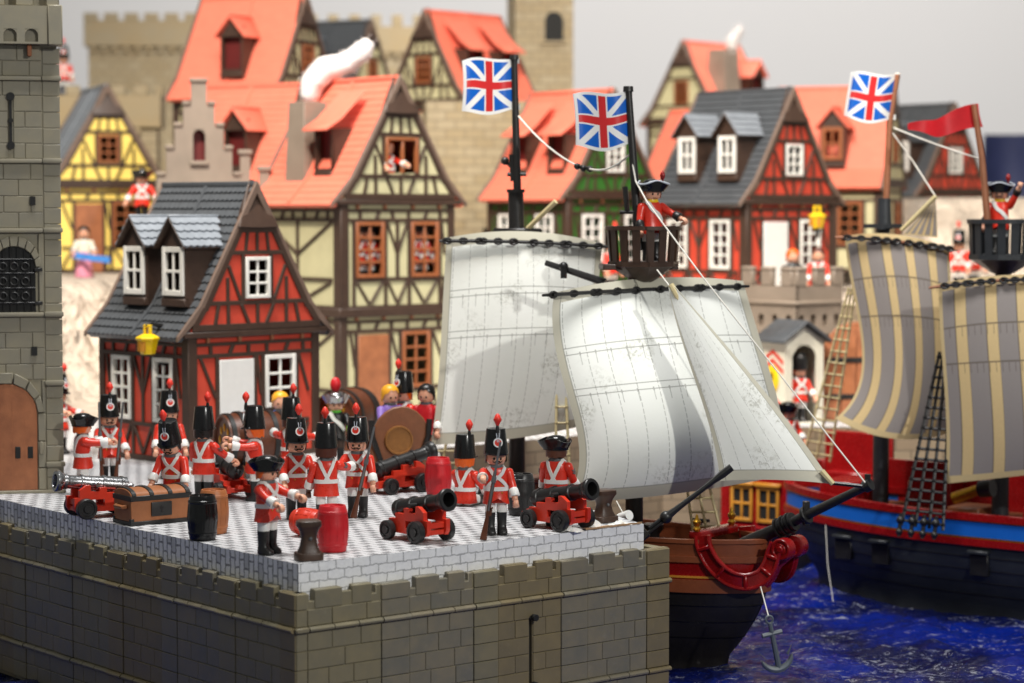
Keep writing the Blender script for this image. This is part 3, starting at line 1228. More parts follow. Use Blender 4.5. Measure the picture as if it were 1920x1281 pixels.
def figure(label, loc, rz, hat='shako', hair='hair_black', skin='skin', coat='red_coat', legs='white_plastic', boots='black_sat', arms=(8, 8), lean=0, seated=False,
           straps=True, mustache=False, chevron=False, cuff='white_plastic', group='red coated toy soldiers', name='toy_soldier', cat='toy soldier', skirt=None, sash=False, collar='grey_plastic', out=(6, 6), head_turn=0, tip=0, gait=0):
    drop = -2.45 if seated else 0
    t = thing(name, label, cat, loc, rz, group, rx=R(tip))
    bz = Vector((0, 0, drop))
    hip = Vector((0, 0, 3.1))
    rot = (R(lean), 0, 0)
    bmat = Matrix.Translation(bz + hip) @ Matrix.Rotation(R(lean), 4, 'X') @ Matrix.Translation(-hip)

    def body(nm, key, fn, mat, parent=None):
        o = link(nm, g(key, fn), mat, parent or t)
        if parent is None:
            o.location = bmat.translation
            o.rotation_euler = rot
        return o
    if skirt:
        link('skirt', g('skirt', m_skirt), skirt, t)
    else:
        for s_ in (-1, 1):
            lg = link('leg', g('leg', m_leg), legs, t, (s_ * .52, 0, 0))
            bt = link('boot', g('boot', m_boot), boots, lg)
            if seated:
                lg.rotation_euler = (R(-88), 0, 0)
                lg.location = (s_ * .52, 3.2 * 0 + 3.1, .55)
                lg.location = (s_ * .52, .2 - 0.0 + 3.3 * math.sin(R(-88)) * -1 * 0 - 0, .6)
                lg.location = Vector((s_ * .52, 0, .6)) - Matrix.Rotation(R(-88), 3, 'X') @ Vector((0, 0, 3.3))
            elif gait:
                lg.rotation_euler = (R(gait * s_), 0, 0)
    to = body('torso', 'torso', m_torso, coat)
    if straps:
        body('cross_belt', 'straps', m_straps, 'white_plastic')
        body('waist_belt', 'belt', m_belt, 'white_plastic')
        for x in (-.28, .28):
            for z in (3.75, 4.4):
                p, n = torso_p(-90 + x * 62, z, .02)
                link('button', g('button', m_button), 'gold', to, p)
    if sash:
        body('sash', 'sash', m_sash, 'white_plastic')
    body('collar', 'collar', m_collar, collar)
    for s_, ang, ou in ((-1, arms[0], out[0]), (1, arms[1], out[1])):
        sh = bmat @ Vector((s_ * 1.1, 0, 5.5))
        a = link('arm', g('arm', m_arm), coat, t, sh, (R(lean - ang), 0, R(0)))
        a.scale = (s_, 1, 1)
        a.rotation_euler = (Matrix.Rotation(R(lean), 3, 'X') @ Matrix.Rotation(R(-ang), 3, 'X') @ Matrix.Rotation(R(-ou) * s_, 3, 'Y')).to_euler()
        link('cuff', g('cuff', m_cuff), cuff, a)
        link('hand', g('hand', m_hand), skin, a)
        if chevron:
            link('chevron', g('chevron', m_chevron), 'grey_plastic', a)
    hd = body('head', 'head', m_head, skin)
    hd.rotation_euler = (R(lean), 0, R(head_turn))
    for s_ in (-1, 1):
        link('eye', g('eye', m_eye), 'black_gloss', hd, (s_ * .3, -.83, 6.8), (0, 0, R(s_ * 16)))
    link('mouth', g('mouth', m_mouth), 'hair_brown', hd, (0, .02, 6.47))
    if mustache:
        link('mustache', g('mustache', m_mustache), 'black_gloss', hd, (0, .03, 6.55))
    link('hair', g('hair', m_hair), hair, hd)
    if hat == 'shako':
        h = link('shako', g('shako', m_shako), 'black_gloss', t, hd.location, hd.rotation_euler)
        link('plume', g('plume', m_plume), 'plume_red', h)
        link('plume_holder', g('pstem', m_plume_stem), 'black_sat', h)
        link('cockade', g('cock', m_cockade), 'white_plastic', h)
        link('cockade_centre', g('cockin', m_cockade_in), 'red_coat', h)
        link('badge', g('badge', m_badge), 'grey_light', h)
    elif hat in ('tricorne', 'tricorne_trim'):
        h = link('tricorne', g('tri', m_tricorne), 'black_gloss', t, hd.location, hd.rotation_euler)
        if hat == 'tricorne_trim':
            h.rotation_euler = (h.rotation_euler[0], 0, math.pi + R(head_turn))
            link('hat_trim', g('tritrim', m_tricorne_trim), 'stone_grey' if 'x' in hat[:1] else 'grey_light', h)
            link('plume', g('splume', m_small_plume), 'red_dark', h)
    elif hat == 'silver':
        h = link('tricorne', g('tri', m_tricorne), 'silver', t, hd.location, hd.rotation_euler)
        link('plume', g('plumebig', lambda: MB().ball((0, .1, 9.1), (.62, .4, .85), 12, 8).mesh('plume', 0, 1, 70)), 'red_barrel', h)
    elif hat == 'bearskin':
        link('bearskin', g('bear', lambda: MB().lathe([(1.0, 7.1), (1.1, 7.3), (1.1, 8.6), (.9, 9.2), (.4, 9.5), (.05, 9.52)], 20).mesh('bearskin', 0, 1, 70)), 'black_sat', t, hd.location, hd.rotation_euler)
    return t


plastic('grey_light', rgb(190, 196, 206), .35, .05, 1)


def musket(label, loc, rz, rx=0, ry=0):
    t = thing('toy_musket', label, 'musket', loc, rz, 'toy muskets', rx, ry)
    mb = MB()
    mb.rings([sring(.3, .2, 0, 10, 3, 0, .1), sring(.32, .2, .1, 10, 3, 0, .1), sring(.2, .18, 1.5, 10, 3, 0, .05), sring(.16, .18, 2.1, 10, 3), sring(.19, .2, 2.8, 10, 3), sring(.15, .17, 6.0, 10, 3), sring(.1, .1, 6.2, 10, 3)])
    part('stock', mb, 'musket_wood', t, smooth=50)
    mb = MB()
    mb.tube([(0, -.1, 2.6), (0, -.12, 8.7)], [.13, .1], 8)
    mb.tube([(0, -.1, 5.1), (0, -.1, 5.6)], .22, 10)
    part('barrel', mb, 'grey_plastic', t, smooth=50)
    mb = MB()
    mb.box(.1, .34, -.2, .12, 2.2, 2.75)
    mb.tube([(.2, -.05, 2.7), (.3, -.3, 2.95), (.28, -.42, 2.85)], [.1, .09, .06], 6)
    mb.tube([(0, .18, 2.0), (0, .42, 2.15), (0, .4, 2.5), (0, .18, 2.6)], .05, 5)
    part('lock', mb, 'musket_wood', t, .03)
    return t


# ------------------------------------------------------------------ guns, casks and chest
def cannon(label, loc, rz, barrel='black_sat', elev=12, shine=False):
    """local +x is where the gun points"""
    t = thing('toy_cannon', label, 'cannon', loc, rz, 'toy cannons on red carriages')
    t.scale = (1.14, 1.14, 1.14)
    side = [(-2.9, .55), (2.3, .55), (2.5, .9), (2.5, 1.75), (2.05, 1.75), (2.05, 2.35), (1.45, 2.75), (1.1, 2.75), (1.1, 2.2), (.35, 2.2), (.35, 2.5), (-.3, 2.5), (-.3, 2.05), (-1.3, 2.05), (-1.3, 1.6), (-2.1, 1.6), (-2.1, 1.2), (-2.9, 1.2)]
    for s_ in (-1, 1):
        mb = MB()
        holed(mb, side, [(-.1, 1.2, 1.0, 1.55)], s_ * .95 - .19, s_ * .95 + .19)
        part('cheek', mb, 'red_carriage', t, 0, loc=(0, 0, 0))
    mb = MB()
    mb.box(-2.75, 2.3, -.74, .74, .6, .98)
    mb.box(1.55, 2.3, -.74, .74, 1.1, 1.55)
    mb.box(-1.6, -1.1, -.74, .74, 1.0, 1.55)
    mb.tube([(1.6, -1.5, .85), (1.6, 1.5, .85)], .17, 8)
    mb.tube([(-1.8, -1.5, .7), (-1.8, 1.5, .7)], .17, 8)
    part('bed', mb, 'red_carriage', t, .04)
    mb = MB()
    mb.box(-3.3, -2.6, -.3, .3, .9, 1.25)
    part('tail_step', mb, 'red_carriage', t, .06)
    for x, r in ((1.6, .86), (-1.8, .74)):
        for s_ in (-1, 1):
            mb = MB()
            mb.T = Matrix.Translation((x, s_ * 1.22, r)) @ Matrix.Rotation(R(-90) * s_, 4, 'X')
            mb.lathe([(.2, 0), (r - .08, 0), (r, .07), (r, .5), (r - .08, .57), (r - .22, .57), (r - .26, .48), (.34, .48), (.3, .6), (.05, .6)], 22)
            part('wheel', mb, 'black_sat', t)
    prof = [(.05, -3.55), (.2, -3.5), (.26, -3.35), (.18, -3.15), (.16, -3.05), (.55, -2.95), (.72, -2.85), (.72, -2.55), (.78, -2.5), (.78, -2.3), (.7, -2.25), (.68, -1.0), (.76, -.98), (.76, -.7), (.64, -.66), (.6, .9), (.68, .95), (.68, 1.15), (.58, 1.2), (.56, 2.1), (.6, 2.3), (.66, 2.35), (.66, 2.6), (.78, 2.75), (.88, 2.95), (.88, 3.2), (.82, 3.28), (.58, 3.28), (.56, 3.2), (.52, 1.6), (.02, 1.55)]
    mb = MB()
    mb.lathe(prof, 26)
    mb.T = Matrix.Rotation(R(90), 4, 'X')
    b = link('barrel', mb.mesh('barrel', 0, 1, 32), barrel, t, (.5, 0, 2.75), (0, R(90 - elev), 0))
    mb = MB()
    mb.v = []
    mb = MB()
    mb.tube([(0, -1.25, 0), (0, 1.25, 0)], .2, 10)
    part('trunnion', mb, barrel, b, loc=(0, 0, .0))
    return t


def fix_cannon_barrels():
    pass


def barrel_mesh(h=3.9, r=1.12, rm=1.32):
    pr = [(r * .1, .12), (r * .84, .12), (r * .86, 0), (r, 0), (r + .04, .12), (r + .09, .42), (r + .13, .45), (r + .16, .62), (r + .13, .68), (rm, h * .38), (rm + .03, h * .42), (rm + .03, h * .58), (rm, h * .62), (r + .13, h - .68), (r + .16, h - .62), (r + .13, h - .45), (r + .09, h - .42), (r, h - .05), (r - .04, h), (r * .86, h), (r * .84, h - .16), (r * .1, h - .16)]
    return MB().lathe(pr, 28).mesh('cask', 0, 1, 28)


def cask(label, loc, mat, rz=0, h=3.9, r=1.12, rot=(0, 0, 0)):
    t = thing('toy_barrel', label, 'barrel', loc, rz, 'toy barrels')
    t.rotation_euler = (rot[0], rot[1], rz)
    link('cask', shared(('cask', h, r), lambda: barrel_mesh(h, r, r * 1.17)), mat, t)
    mb = MB()
    for k in range(14):
        a = 2 * math.pi * k / 14
        pts = []
        for q in range(7):
            z = h * (.2 + .6 * q / 6)
            rr = r * 1.16 + .045 - abs(q - 3) ** 2 * .011
            pts.append((rr * math.cos(a), rr * math.sin(a), z))
        mb.tube(pts, .022, 4)
    part('stave_joint', mb, mat, t)
    mb = MB()
    mb.lathe([(.05, h - .12), (.22, h - .12), (.22, h - .02), (.05, h - .02)], 10)
    part('bung', mb, mat, t)
    return t


def chest(label, loc, rz):
    t = thing('treasure_chest', label, 'chest', loc, rz)
    L, D, H = 6.1, 3.5, 2.35
    part('box', MB().box(-L / 2, L / 2, -D / 2, D / 2, .25, H), 'chest_wood', t, .06)
    mb = MB()
    mb.box(-L / 2 - .1, L / 2 + .1, -D / 2 - .1, D / 2 + .1, 0, .38)
    part('base_band', mb, 'iron', t, .05)
    arc = [(math.cos(math.pi * k / 10) * (D / 2 + .02), H + .35 + .62 * math.sin(math.pi * k / 10)) for k in range(11)]
    lid = MB()
    lid.T = Matrix.Rotation(R(90), 4, 'Z')
    lid.prism([(D / 2 + .02, H + .05)] + arc + [(-D / 2 - .02, H + .05)], -L / 2, L / 2)
    lo = part('lid', lid, 'chest_wood', t, .05)
    part('rim_band', MB().box(-L / 2 - .09, L / 2 + .09, -D / 2 - .1, D / 2 + .1, H - .12, H + .36), 'iron', t, .05)
    for x in (-2.75, -.95, .95, 2.75):
        mb = MB()
        mb.T = Matrix.Rotation(R(90), 4, 'Z')
        arc2 = [(math.cos(math.pi * k / 10) * (D / 2 + .12), H + .36 + .72 * math.sin(math.pi * k / 10)) for k in range(11)]
        arc1 = [(math.cos(math.pi * k / 10) * (D / 2 - .1), H + .36 + .55 * math.sin(math.pi * k / 10)) for k in range(11)]
        mb.prism(arc2 + arc1[::-1], -x - .22, -x + .22)
        part('lid_band', mb, 'iron', lo, .03)
    for s_ in (-1, 1):
        for q in (-1, 1):
            part('corner_iron', MB().box(s_ * (L / 2 - .1) - .2, s_ * (L / 2 - .1) + .2, q * (D / 2 - .1) - .17, q * (D / 2 - .1) + .17, .3, .62), 'iron', t, .04)
        mb = MB()
        mb.tube([(s_ * (L / 2 + .02), -.9, 1.7), (s_ * (L / 2 + .35), -.75, 1.65), (s_ * (L / 2 + .35), .75, 1.65), (s_ * (L / 2 + .02), .9, 1.7)], .2, 8)
        part('handle', mb, 'chest_wood', t)
    lp = part('lock_plate', MB().box(-1.05, 1.05, -D / 2 - .16, -D / 2, .75, 2.05), 'iron', t, .14, 2)
    mb = MB()
    mb.T = Matrix.Translation((0, -D / 2 - .17, 1.5)) @ Matrix.Rotation(R(90), 4, 'X')
    mb.lathe([(.16, -.03), (.16, .03)], 10)
    mb.T = Matrix()
    mb.box(-.08, .08, -D / 2 - .19, -D / 2 - .15, 1.05, 1.5)
    part('keyhole', mb, 'black_gloss', lp)
    return t


def bollard(label, loc, rz, h=3.3, r=1.1):
    t = thing('mooring_bollard', label, 'bollard', loc, rz, 'brown mooring bollards')
    k = h / 3.3
    part('foot', MB().rings([sring(r * 1.05, r * .9, 0, 20, 4), sring(r * 1.05, r * .9, .55 * k, 20, 4), sring(r, r * .85, .62 * k, 20, 4)]), 'bollard', t, .03)
    part('post', MB().rings([sring(r * .85, r * .75, .6 * k, 20, 4), sring(r * .66, r * .6, 1.1 * k, 20, 3.5), sring(r * .56, r * .52, 1.75 * k, 20, 3), sring(r * .66, r * .6, 2.3 * k, 20, 3.5), sring(r * .86, r * .75, 2.75 * k, 20, 4)]), 'bollard', t)
    part('cap', MB().rings([sring(r * .88, r * .77, 2.74 * k, 20, 4), sring(r * .92, r * .8, 2.85 * k, 20, 4), sring(r * .9, r * .78, 3.2 * k, 20, 4), sring(r * .75, r * .65, 3.3 * k, 20, 4)]), 'bollard', t)
    mb = MB()
    mb.ball((0, -r * .56, 1.8 * k), .16, 8, 6)
    part('peg', mb, 'grey_plastic', t)
    return t


def G(px, py, z=0.0):
    return at_z(px, py, z)
# ------------------------------------------------------------------ half-timbered toy houses
HW, HD, HS, HG = 19.3, 19.5, 15.1, 16.3


def timber(wall, x0, z0, x1, z1, w=.55, mat='timber', n=[0]):
    n[0] += 1
    d = Vector((x1 - x0, 0, z1 - z0))
    ln = d.length
    y = -.24 - .004 * (n[0] % 9)
    me = shared(('timber', round(ln, 1), round(w, 2)), lambda: MB().box(0, round(ln, 1), 0, .3, -w / 2, w / 2).mesh('timber', .05, 1, 30))
    return link('timber', me, mat, wall, (x0, y, z0), (0, -math.atan2(d.z, d.x), 0))


def window(wall, x0, x1, z0, z1, mat, nx=2, nz=3, fr=.5, bar=.3, y0=-.42, open_sash=False):
    mb = MB()
    w, h = x1 - x0, z1 - z0
    mb.box(x0, x0 + fr, y0, .25, z0, z1)
    mb.box(x1 - fr, x1, y0, .25, z0, z1)
    mb.box(x0 + fr, x1 - fr, y0, .25, z1 - fr, z1)
    mb.box(x0 + fr, x1 - fr, y0, .25, z0, z0 + fr)
    iw, ih = w - 2 * fr, h - 2 * fr
    if not open_sash:
        for k in range(1, nx):
            x = x0 + fr + iw * k / nx
            mb.box(x - bar / 2, x + bar / 2, y0 + .12, .1, z0 + fr, z1 - fr)
        for k in range(1, nz):
            z = z0 + fr + ih * k / nz
            for q in range(nx):
                a = x0 + fr + iw * q / nx + (bar / 2 if q else 0)
                b = x0 + fr + iw * (q + 1) / nx - (bar / 2 if q < nx - 1 else 0)
                mb.box(a, b, y0 + .14, .08, z - bar / 2, z + bar / 2)
    return part('window', mb, mat, wall, .05)


def facade(root, W, H, ops, infill, loc, rz, wmat='window_white', dmat='door_white', nm='wall', detail=True):
    """ops: ('d', x0, x1) door, ('w', x0, x1, z0, z1) window, ('o', x0, x1, z0, z1) open window"""
    mb = MB()
    holes = [(o[1], o[2], o[3] if o[0] != 'd' else .05, o[4] if o[0] != 'd' else 11.7) for o in ops if o[0] != 'd']
    holed(mb, [(0, 0), (W, 0), (W, H), (0, H)], holes, 0, .5)
    wall = part(nm, mb, infill, root, loc=loc, rot=(0, 0, rz), smooth=0)
    T = lambda *a, **k: timber(wall, *a, **k)
    T(.55, 0, .55, H, 1.15)
    T(W - .55, 0, W - .55, H, 1.15)
    T(1.1, H - .4, W - 1.1, H - .4, .8)
    T(1.1, 13.55, W - 1.1, 13.55, .4)
    T(1.1, 12.25, W - 1.1, 12.25, .45)
    if detail:
        k = 0
        x = 3.1
        while x < W - 2:
            T(x, 12.45, x + (.5 if k % 3 == 1 else 0), 13.4, .5)
            x += 2.75
            k += 1
        for x in (2.6, 7.2, 12.0, 16.6):
            part('corbel', MB().box(x - .22, x + .22, -.5, .02, 13.75, 14.75), 'spar_brown', wall, .08)
    segs = sorted((o[1], o[2]) for o in ops)
    sill = 4.3 if any(o[0] != 'd' for o in ops) else None
    runs = []
    xa = 1.1
    for o in sorted(ops, key=lambda q: q[1]):
        runs.append((xa, o[1]))
        T(o[1] - .28, .3, o[1] - .28, 12.1, .5)
        T(o[2] + .28, .3, o[2] + .28, 12.1, .5)
        xa = o[2]
        if o[0] == 'd':
            d = part('door', MB().box(o[1], o[2], -.34, .0, .1, 11.7), dmat, wall, .06)
        else:
            window(wall, o[1], o[2], o[3], o[4], wmat, 2, 3 if o[4] - o[3] < 7 else 4, open_sash=o[0] == 'o')
            T(o[1], o[3] - .3, o[2], o[3] - .3, .5)
            if o[4] < 11.8:
                T(o[1], o[4] + .25, o[2], o[4] + .25, .4)
            if detail and o[3] > 3:
                mid = (o[1] + o[2]) / 2
                T(o[1] + .2, o[3] - .6, mid - .15, .9, .4)
                T(mid + .15, .9, o[2] - .2, o[3] - .6, .4)
    runs.append((xa, W - 1.1))
    for a, b in runs:
        w = b - a
        if w > 1.5 and detail:
            zs = 4.2
            T(a + .5, zs, b - .5, zs, .45)
            if w > 3.2:
                m = (a + b) / 2
                T(m, zs, m, 12.1, .5)
                T(m, 7.6, a + .55, 12.0, .4)
                T(m, 7.6, b - .55, 12.0, .4)
                T(a + .6, 3.9, m, .8, .4)
                T(m, .8, b - .6, 3.9, .4)
            else:
                T(a + .55, 12.0, b - .55, 7.5, .4)
                T(a + .55, .8, b - .55, 3.9, .4)
    T(1.1, .32, W - 1.1, .32, .64)
    return wall


GABLE = [(.0, 0), (HW, 0), (HW - 1.75, 2.4), (HW / 2 + 2.6, 11.9), (HW / 2 - 2.6, 11.9), (1.75, 2.4)]


def gable(root, z0, infill, wmat, y0=-.5, opening='w', detail=True, back=False):
    c = HW / 2
    hole = (c - 1.8, c + 1.8, 3.55, 8.3)
    if opening == 'big':
        hole = (c - 2.6, c + 2.9, 3.55, 8.4)
    mb = MB()
    holed(mb, GABLE, [hole] if opening else [], 0, .5)
    wall = part('gable_wall', mb, infill, root, loc=(0, y0, z0) if not back else (HW, HD + .5, z0), rot=(0, 0, 0 if not back else math.pi), smooth=0)
    if back:
        return wall
    T = lambda *a, **k: timber(wall, *a, **k)
    half = lambda z: 7.9 * (16.2 - z) / 13.8 if z > 2.4 else 9.65 - 1.75 * z / 2.4
    T(.2, .36, HW - .2, .36, .75)
    T(c - half(3.1), 3.1, c + half(3.1), 3.1, .5)
    T(c - half(8.8), 8.8, c + half(8.8), 8.8, .5)
    T(c - half(11.4), 11.4, c + half(11.4), 11.4, .6)
    for s_ in (-1, 1):
        T(c + s_ * 9.1, .6, c + s_ * (half(2.4) - .2), 2.5, .75)
        T(c + s_ * (half(2.4) - .3), 2.4, c + s_ * (half(11.6) - .3), 11.6, .75)
        if detail:
            T(c + s_ * 4.3, .7, c + s_ * 4.3, 2.9, .45)
            T(c + s_ * 6.2, .7, c + s_ * 5.7, 2.9, .45)
            T(c + s_ * 1.3, .7, c + s_ * 2.4, 2.9, .45)
            T(c + s_ * (2.1 if opening != 'big' else 3.0), 3.3, c + s_ * (2.1 if opening != 'big' else 3.0), 8.6, .45)
            T(c + s_ * 2.5, 3.4, c + s_ * 4.2, 7.3, .42)
            T(c + s_ * 4.35, 3.3, c + s_ * 4.35, 6.0, .42)
            T(c + s_ * 1.7, 9.0, c + s_ * 1.4, 11.2, .4)
    if detail:
        T(c, .7, c, 2.9, .45)
        T(c, 9.0, c, 11.2, .4)
    if opening == 'w':
        window(wall, *hole, wmat, 2, 3, .42, .26)
    elif opening == 'big':
        mb = MB()
        x0, x1, za, zb = hole
        mb.box(x0, x0 + .4, -.4, .25, za, zb)
        mb.box(x1 - .4, x1, -.4, .25, za, zb)
        mb.box(x0 + .4, x1 - .4, -.4, .25, zb - .4, zb)
        mb.box(c + .1, c + .5, -.3, .2, za, zb - .4)
        part('window', mb, 'window_brown', wall, .05)
    return wall


def course_mesh(length, ntile, h, amp):
    def mk():
        mb = MB()
        sub = 4 if amp else 1
        m = ntile * sub + 1
        v = []
        for row in range(4):
            for i in range(m):
                y = length * i / (m - 1)
                f = (i % sub) / sub
                sc = amp * (1 - math.sin(math.pi * f)) if amp else 0
                bul = .07 * math.sin(math.pi * f) if amp else 0
                if row == 0:
                    v.append((sc - .12, y, .0))
                elif row == 1:
                    v.append((sc - .12, y, (.24 if amp else .13) + bul))
                elif row == 2:
                    v.append((h * .55, y, (.17 if amp else .09) + bul * .6))
                else:
                    v.append((h + .1, y, .04))
        f = [(r * m + i, r * m + i + 1, (r + 1) * m + i + 1, (r + 1) * m + i) for r in range(3) for i in range(m - 1)]
        mb.add(v, f)
        for s_ in (0, m - 1):
            mb.add([v[s_], v[m + s_], v[2 * m + s_], v[3 * m + s_]], [(0, 1, 2, 3)])
        return mb.mesh('tile_course', 0, 1, 40, recalc=True)
    return shared(('course', length, ntile, h, amp), mk)


def courses(parent, p0, p1, y0, length, mat, amp, ntile, h=1.05, mirror=None, nm='tile_course'):
    """rows of tiles on the plane that rises from p0 to p1 (x, z)"""
    dx, dz = p1[0] - p0[0], p1[1] - p0[1]
    L = math.hypot(dx, dz)
    n = max(1, round(L / h))
    hh = round(L / n, 3)
    al = math.atan2(dz, dx)
    me = course_mesh(length, ntile, hh, amp)
    for k in range(n):
        x, z = p0[0] + dx * k / n, p0[1] + dz * k / n
        o = link(nm, me, mat, parent, (x if mirror is None else mirror - x, y0, z), (0, -al if mirror is None else al, 0))
        if mirror is not None:
            o.scale = (-1, 1, 1)


def dormer(root, z0, yc, roofmat, kind='gable', wmat='window_white', bodymat='timber', right=False, nm='dormer', hw=2.1, amp=.22):
    """a dormer on the left slope (or, right=True, on the right one)"""
    d = bpy.data.objects.new(nm, None)
    COL.objects.link(d)
    d.parent = root
    d.location = (0, yc, z0) if not right else (HW, yc, z0)
    d.rotation_euler = (0, 0, 0 if not right else math.pi)
    xf, zb, ze = (.7, 3.6, 9.6) if kind == 'gable' else (2.0, 3.7, 9.6)
    # front in its own wall plane: x_wall runs along -y
    mb = MB()
    fr = [(-hw, zb), (hw, zb), (hw, ze), (0, ze + 2.7), (-hw, ze)] if kind == 'gable' else [(-hw, zb), (hw, zb), (hw, ze), (-hw, ze)]
    holed(mb, fr, [(-hw + .35, hw - .35, zb + .5, ze - .2)], 0, .35)
    f = part('dormer_front', mb, bodymat, d, loc=(xf, 0, 0), rot=(0, 0, R(-90)), smooth=0)
    mb = MB()
    for s_ in (-1, 1):
        mb.T = Matrix.Translation((0, s_ * (hw - .15), 0))
        mb.prism([(xf + .35, zb - 1.0), (1.8, zb - 1.0), (6.2, ze + .2), (xf + .35, ze)], -.15, .15)
    part('dormer_cheek', mb, bodymat, d)
    part('dormer_sill', MB().box(xf - .25, xf + .4, -hw, hw, zb - .9, zb), bodymat, d, .1)
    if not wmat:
        part('dormer_dark_panel', MB().box(xf + 1.1, xf + 1.3, -hw + .3, hw - .3, zb, ze + (1.6 if kind == 'gable' else 0)), 'inside_shade_red', d)  # added panel, coloured dark so the open dormer looks shaded inside
    if wmat:
        w = window(f, -hw + .3, hw - .3, zb + .35, ze - .1, wmat, 2, 2, .62, .34, -.3)
    if kind == 'gable':
        L = 5.9
        ang = math.atan2(3.3, hw + .75)
        for s_ in (-1, 1):
            mb = MB()
            mb.T = Matrix.Translation((xf - .8, 0, 0))
            mb.add([(0, 0, ze + 3.0), (0, s_ * (hw + .75), ze - .35), (0, s_ * (hw + .75), ze - .1), (0, 0, ze + 3.3),
                    (7.4, 0, ze + 3.0), (5.5, s_ * (hw + .75), ze - .35), (5.5, s_ * (hw + .75), ze - .1), (7.4, 0, ze + 3.3)],
                   [(0, 1, 2, 3), (7, 6, 5, 4), (0, 4, 5, 1), (1, 5, 6, 2), (2, 6, 7, 3), (3, 7, 4, 0)])
            rf = part('dormer_roof', mb, 'timber' if roofmat != 'tile_coral' else roofmat, d, .04)
            if roofmat != 'tile_coral':
                sl = math.hypot(3.3, hw + .75)
                n = 4
                for k in range(n):
                    t = k / n
                    me = course_mesh(round(5.6 + 1.7 * t, 1), 6, round(sl / n, 3), amp)
                    p = Vector((xf - .75, s_ * (hw + .75) * (1 - t), ze - .1 + 3.4 * t))
                    o = link('tile_course', me, roofmat, d)
                    # local x up the slope, local y along the ridge
                    X = Vector((0, -s_ * (hw + .75), 3.4)).normalized()
                    Y = Vector((1, 0, 0)) * (1 if s_ == -1 else 1)
                    Z = X.cross(Y)
                    if Z.z < 0:
                        X, Y, Z = X, Y, -Z
                    o.matrix_local = Matrix.Translation(p) @ Matrix((X, Y, Z)).transposed().to_4x4()
        part('ridge', MB().box(xf - .8, xf + 6.4, -.22, .22, ze + 3.2, ze + 3.55), roofmat if roofmat == 'tile_coral' else 'tile_light', d, .1)
    else:
        mb = MB()
        for yy in range(2):
            pass
        pts = [(xf - 1.5, ze - .3), (xf + 1.0, ze + 1.2), (7.0, ze + 5.0)]
        th = .35
        prof = pts + [(x, z + th) for x, z in pts[::-1]]
        mb.prism(prof, -hw - .8, hw + .8)
        rf = part('dormer_roof', mb, roofmat, d, .04)
    return d


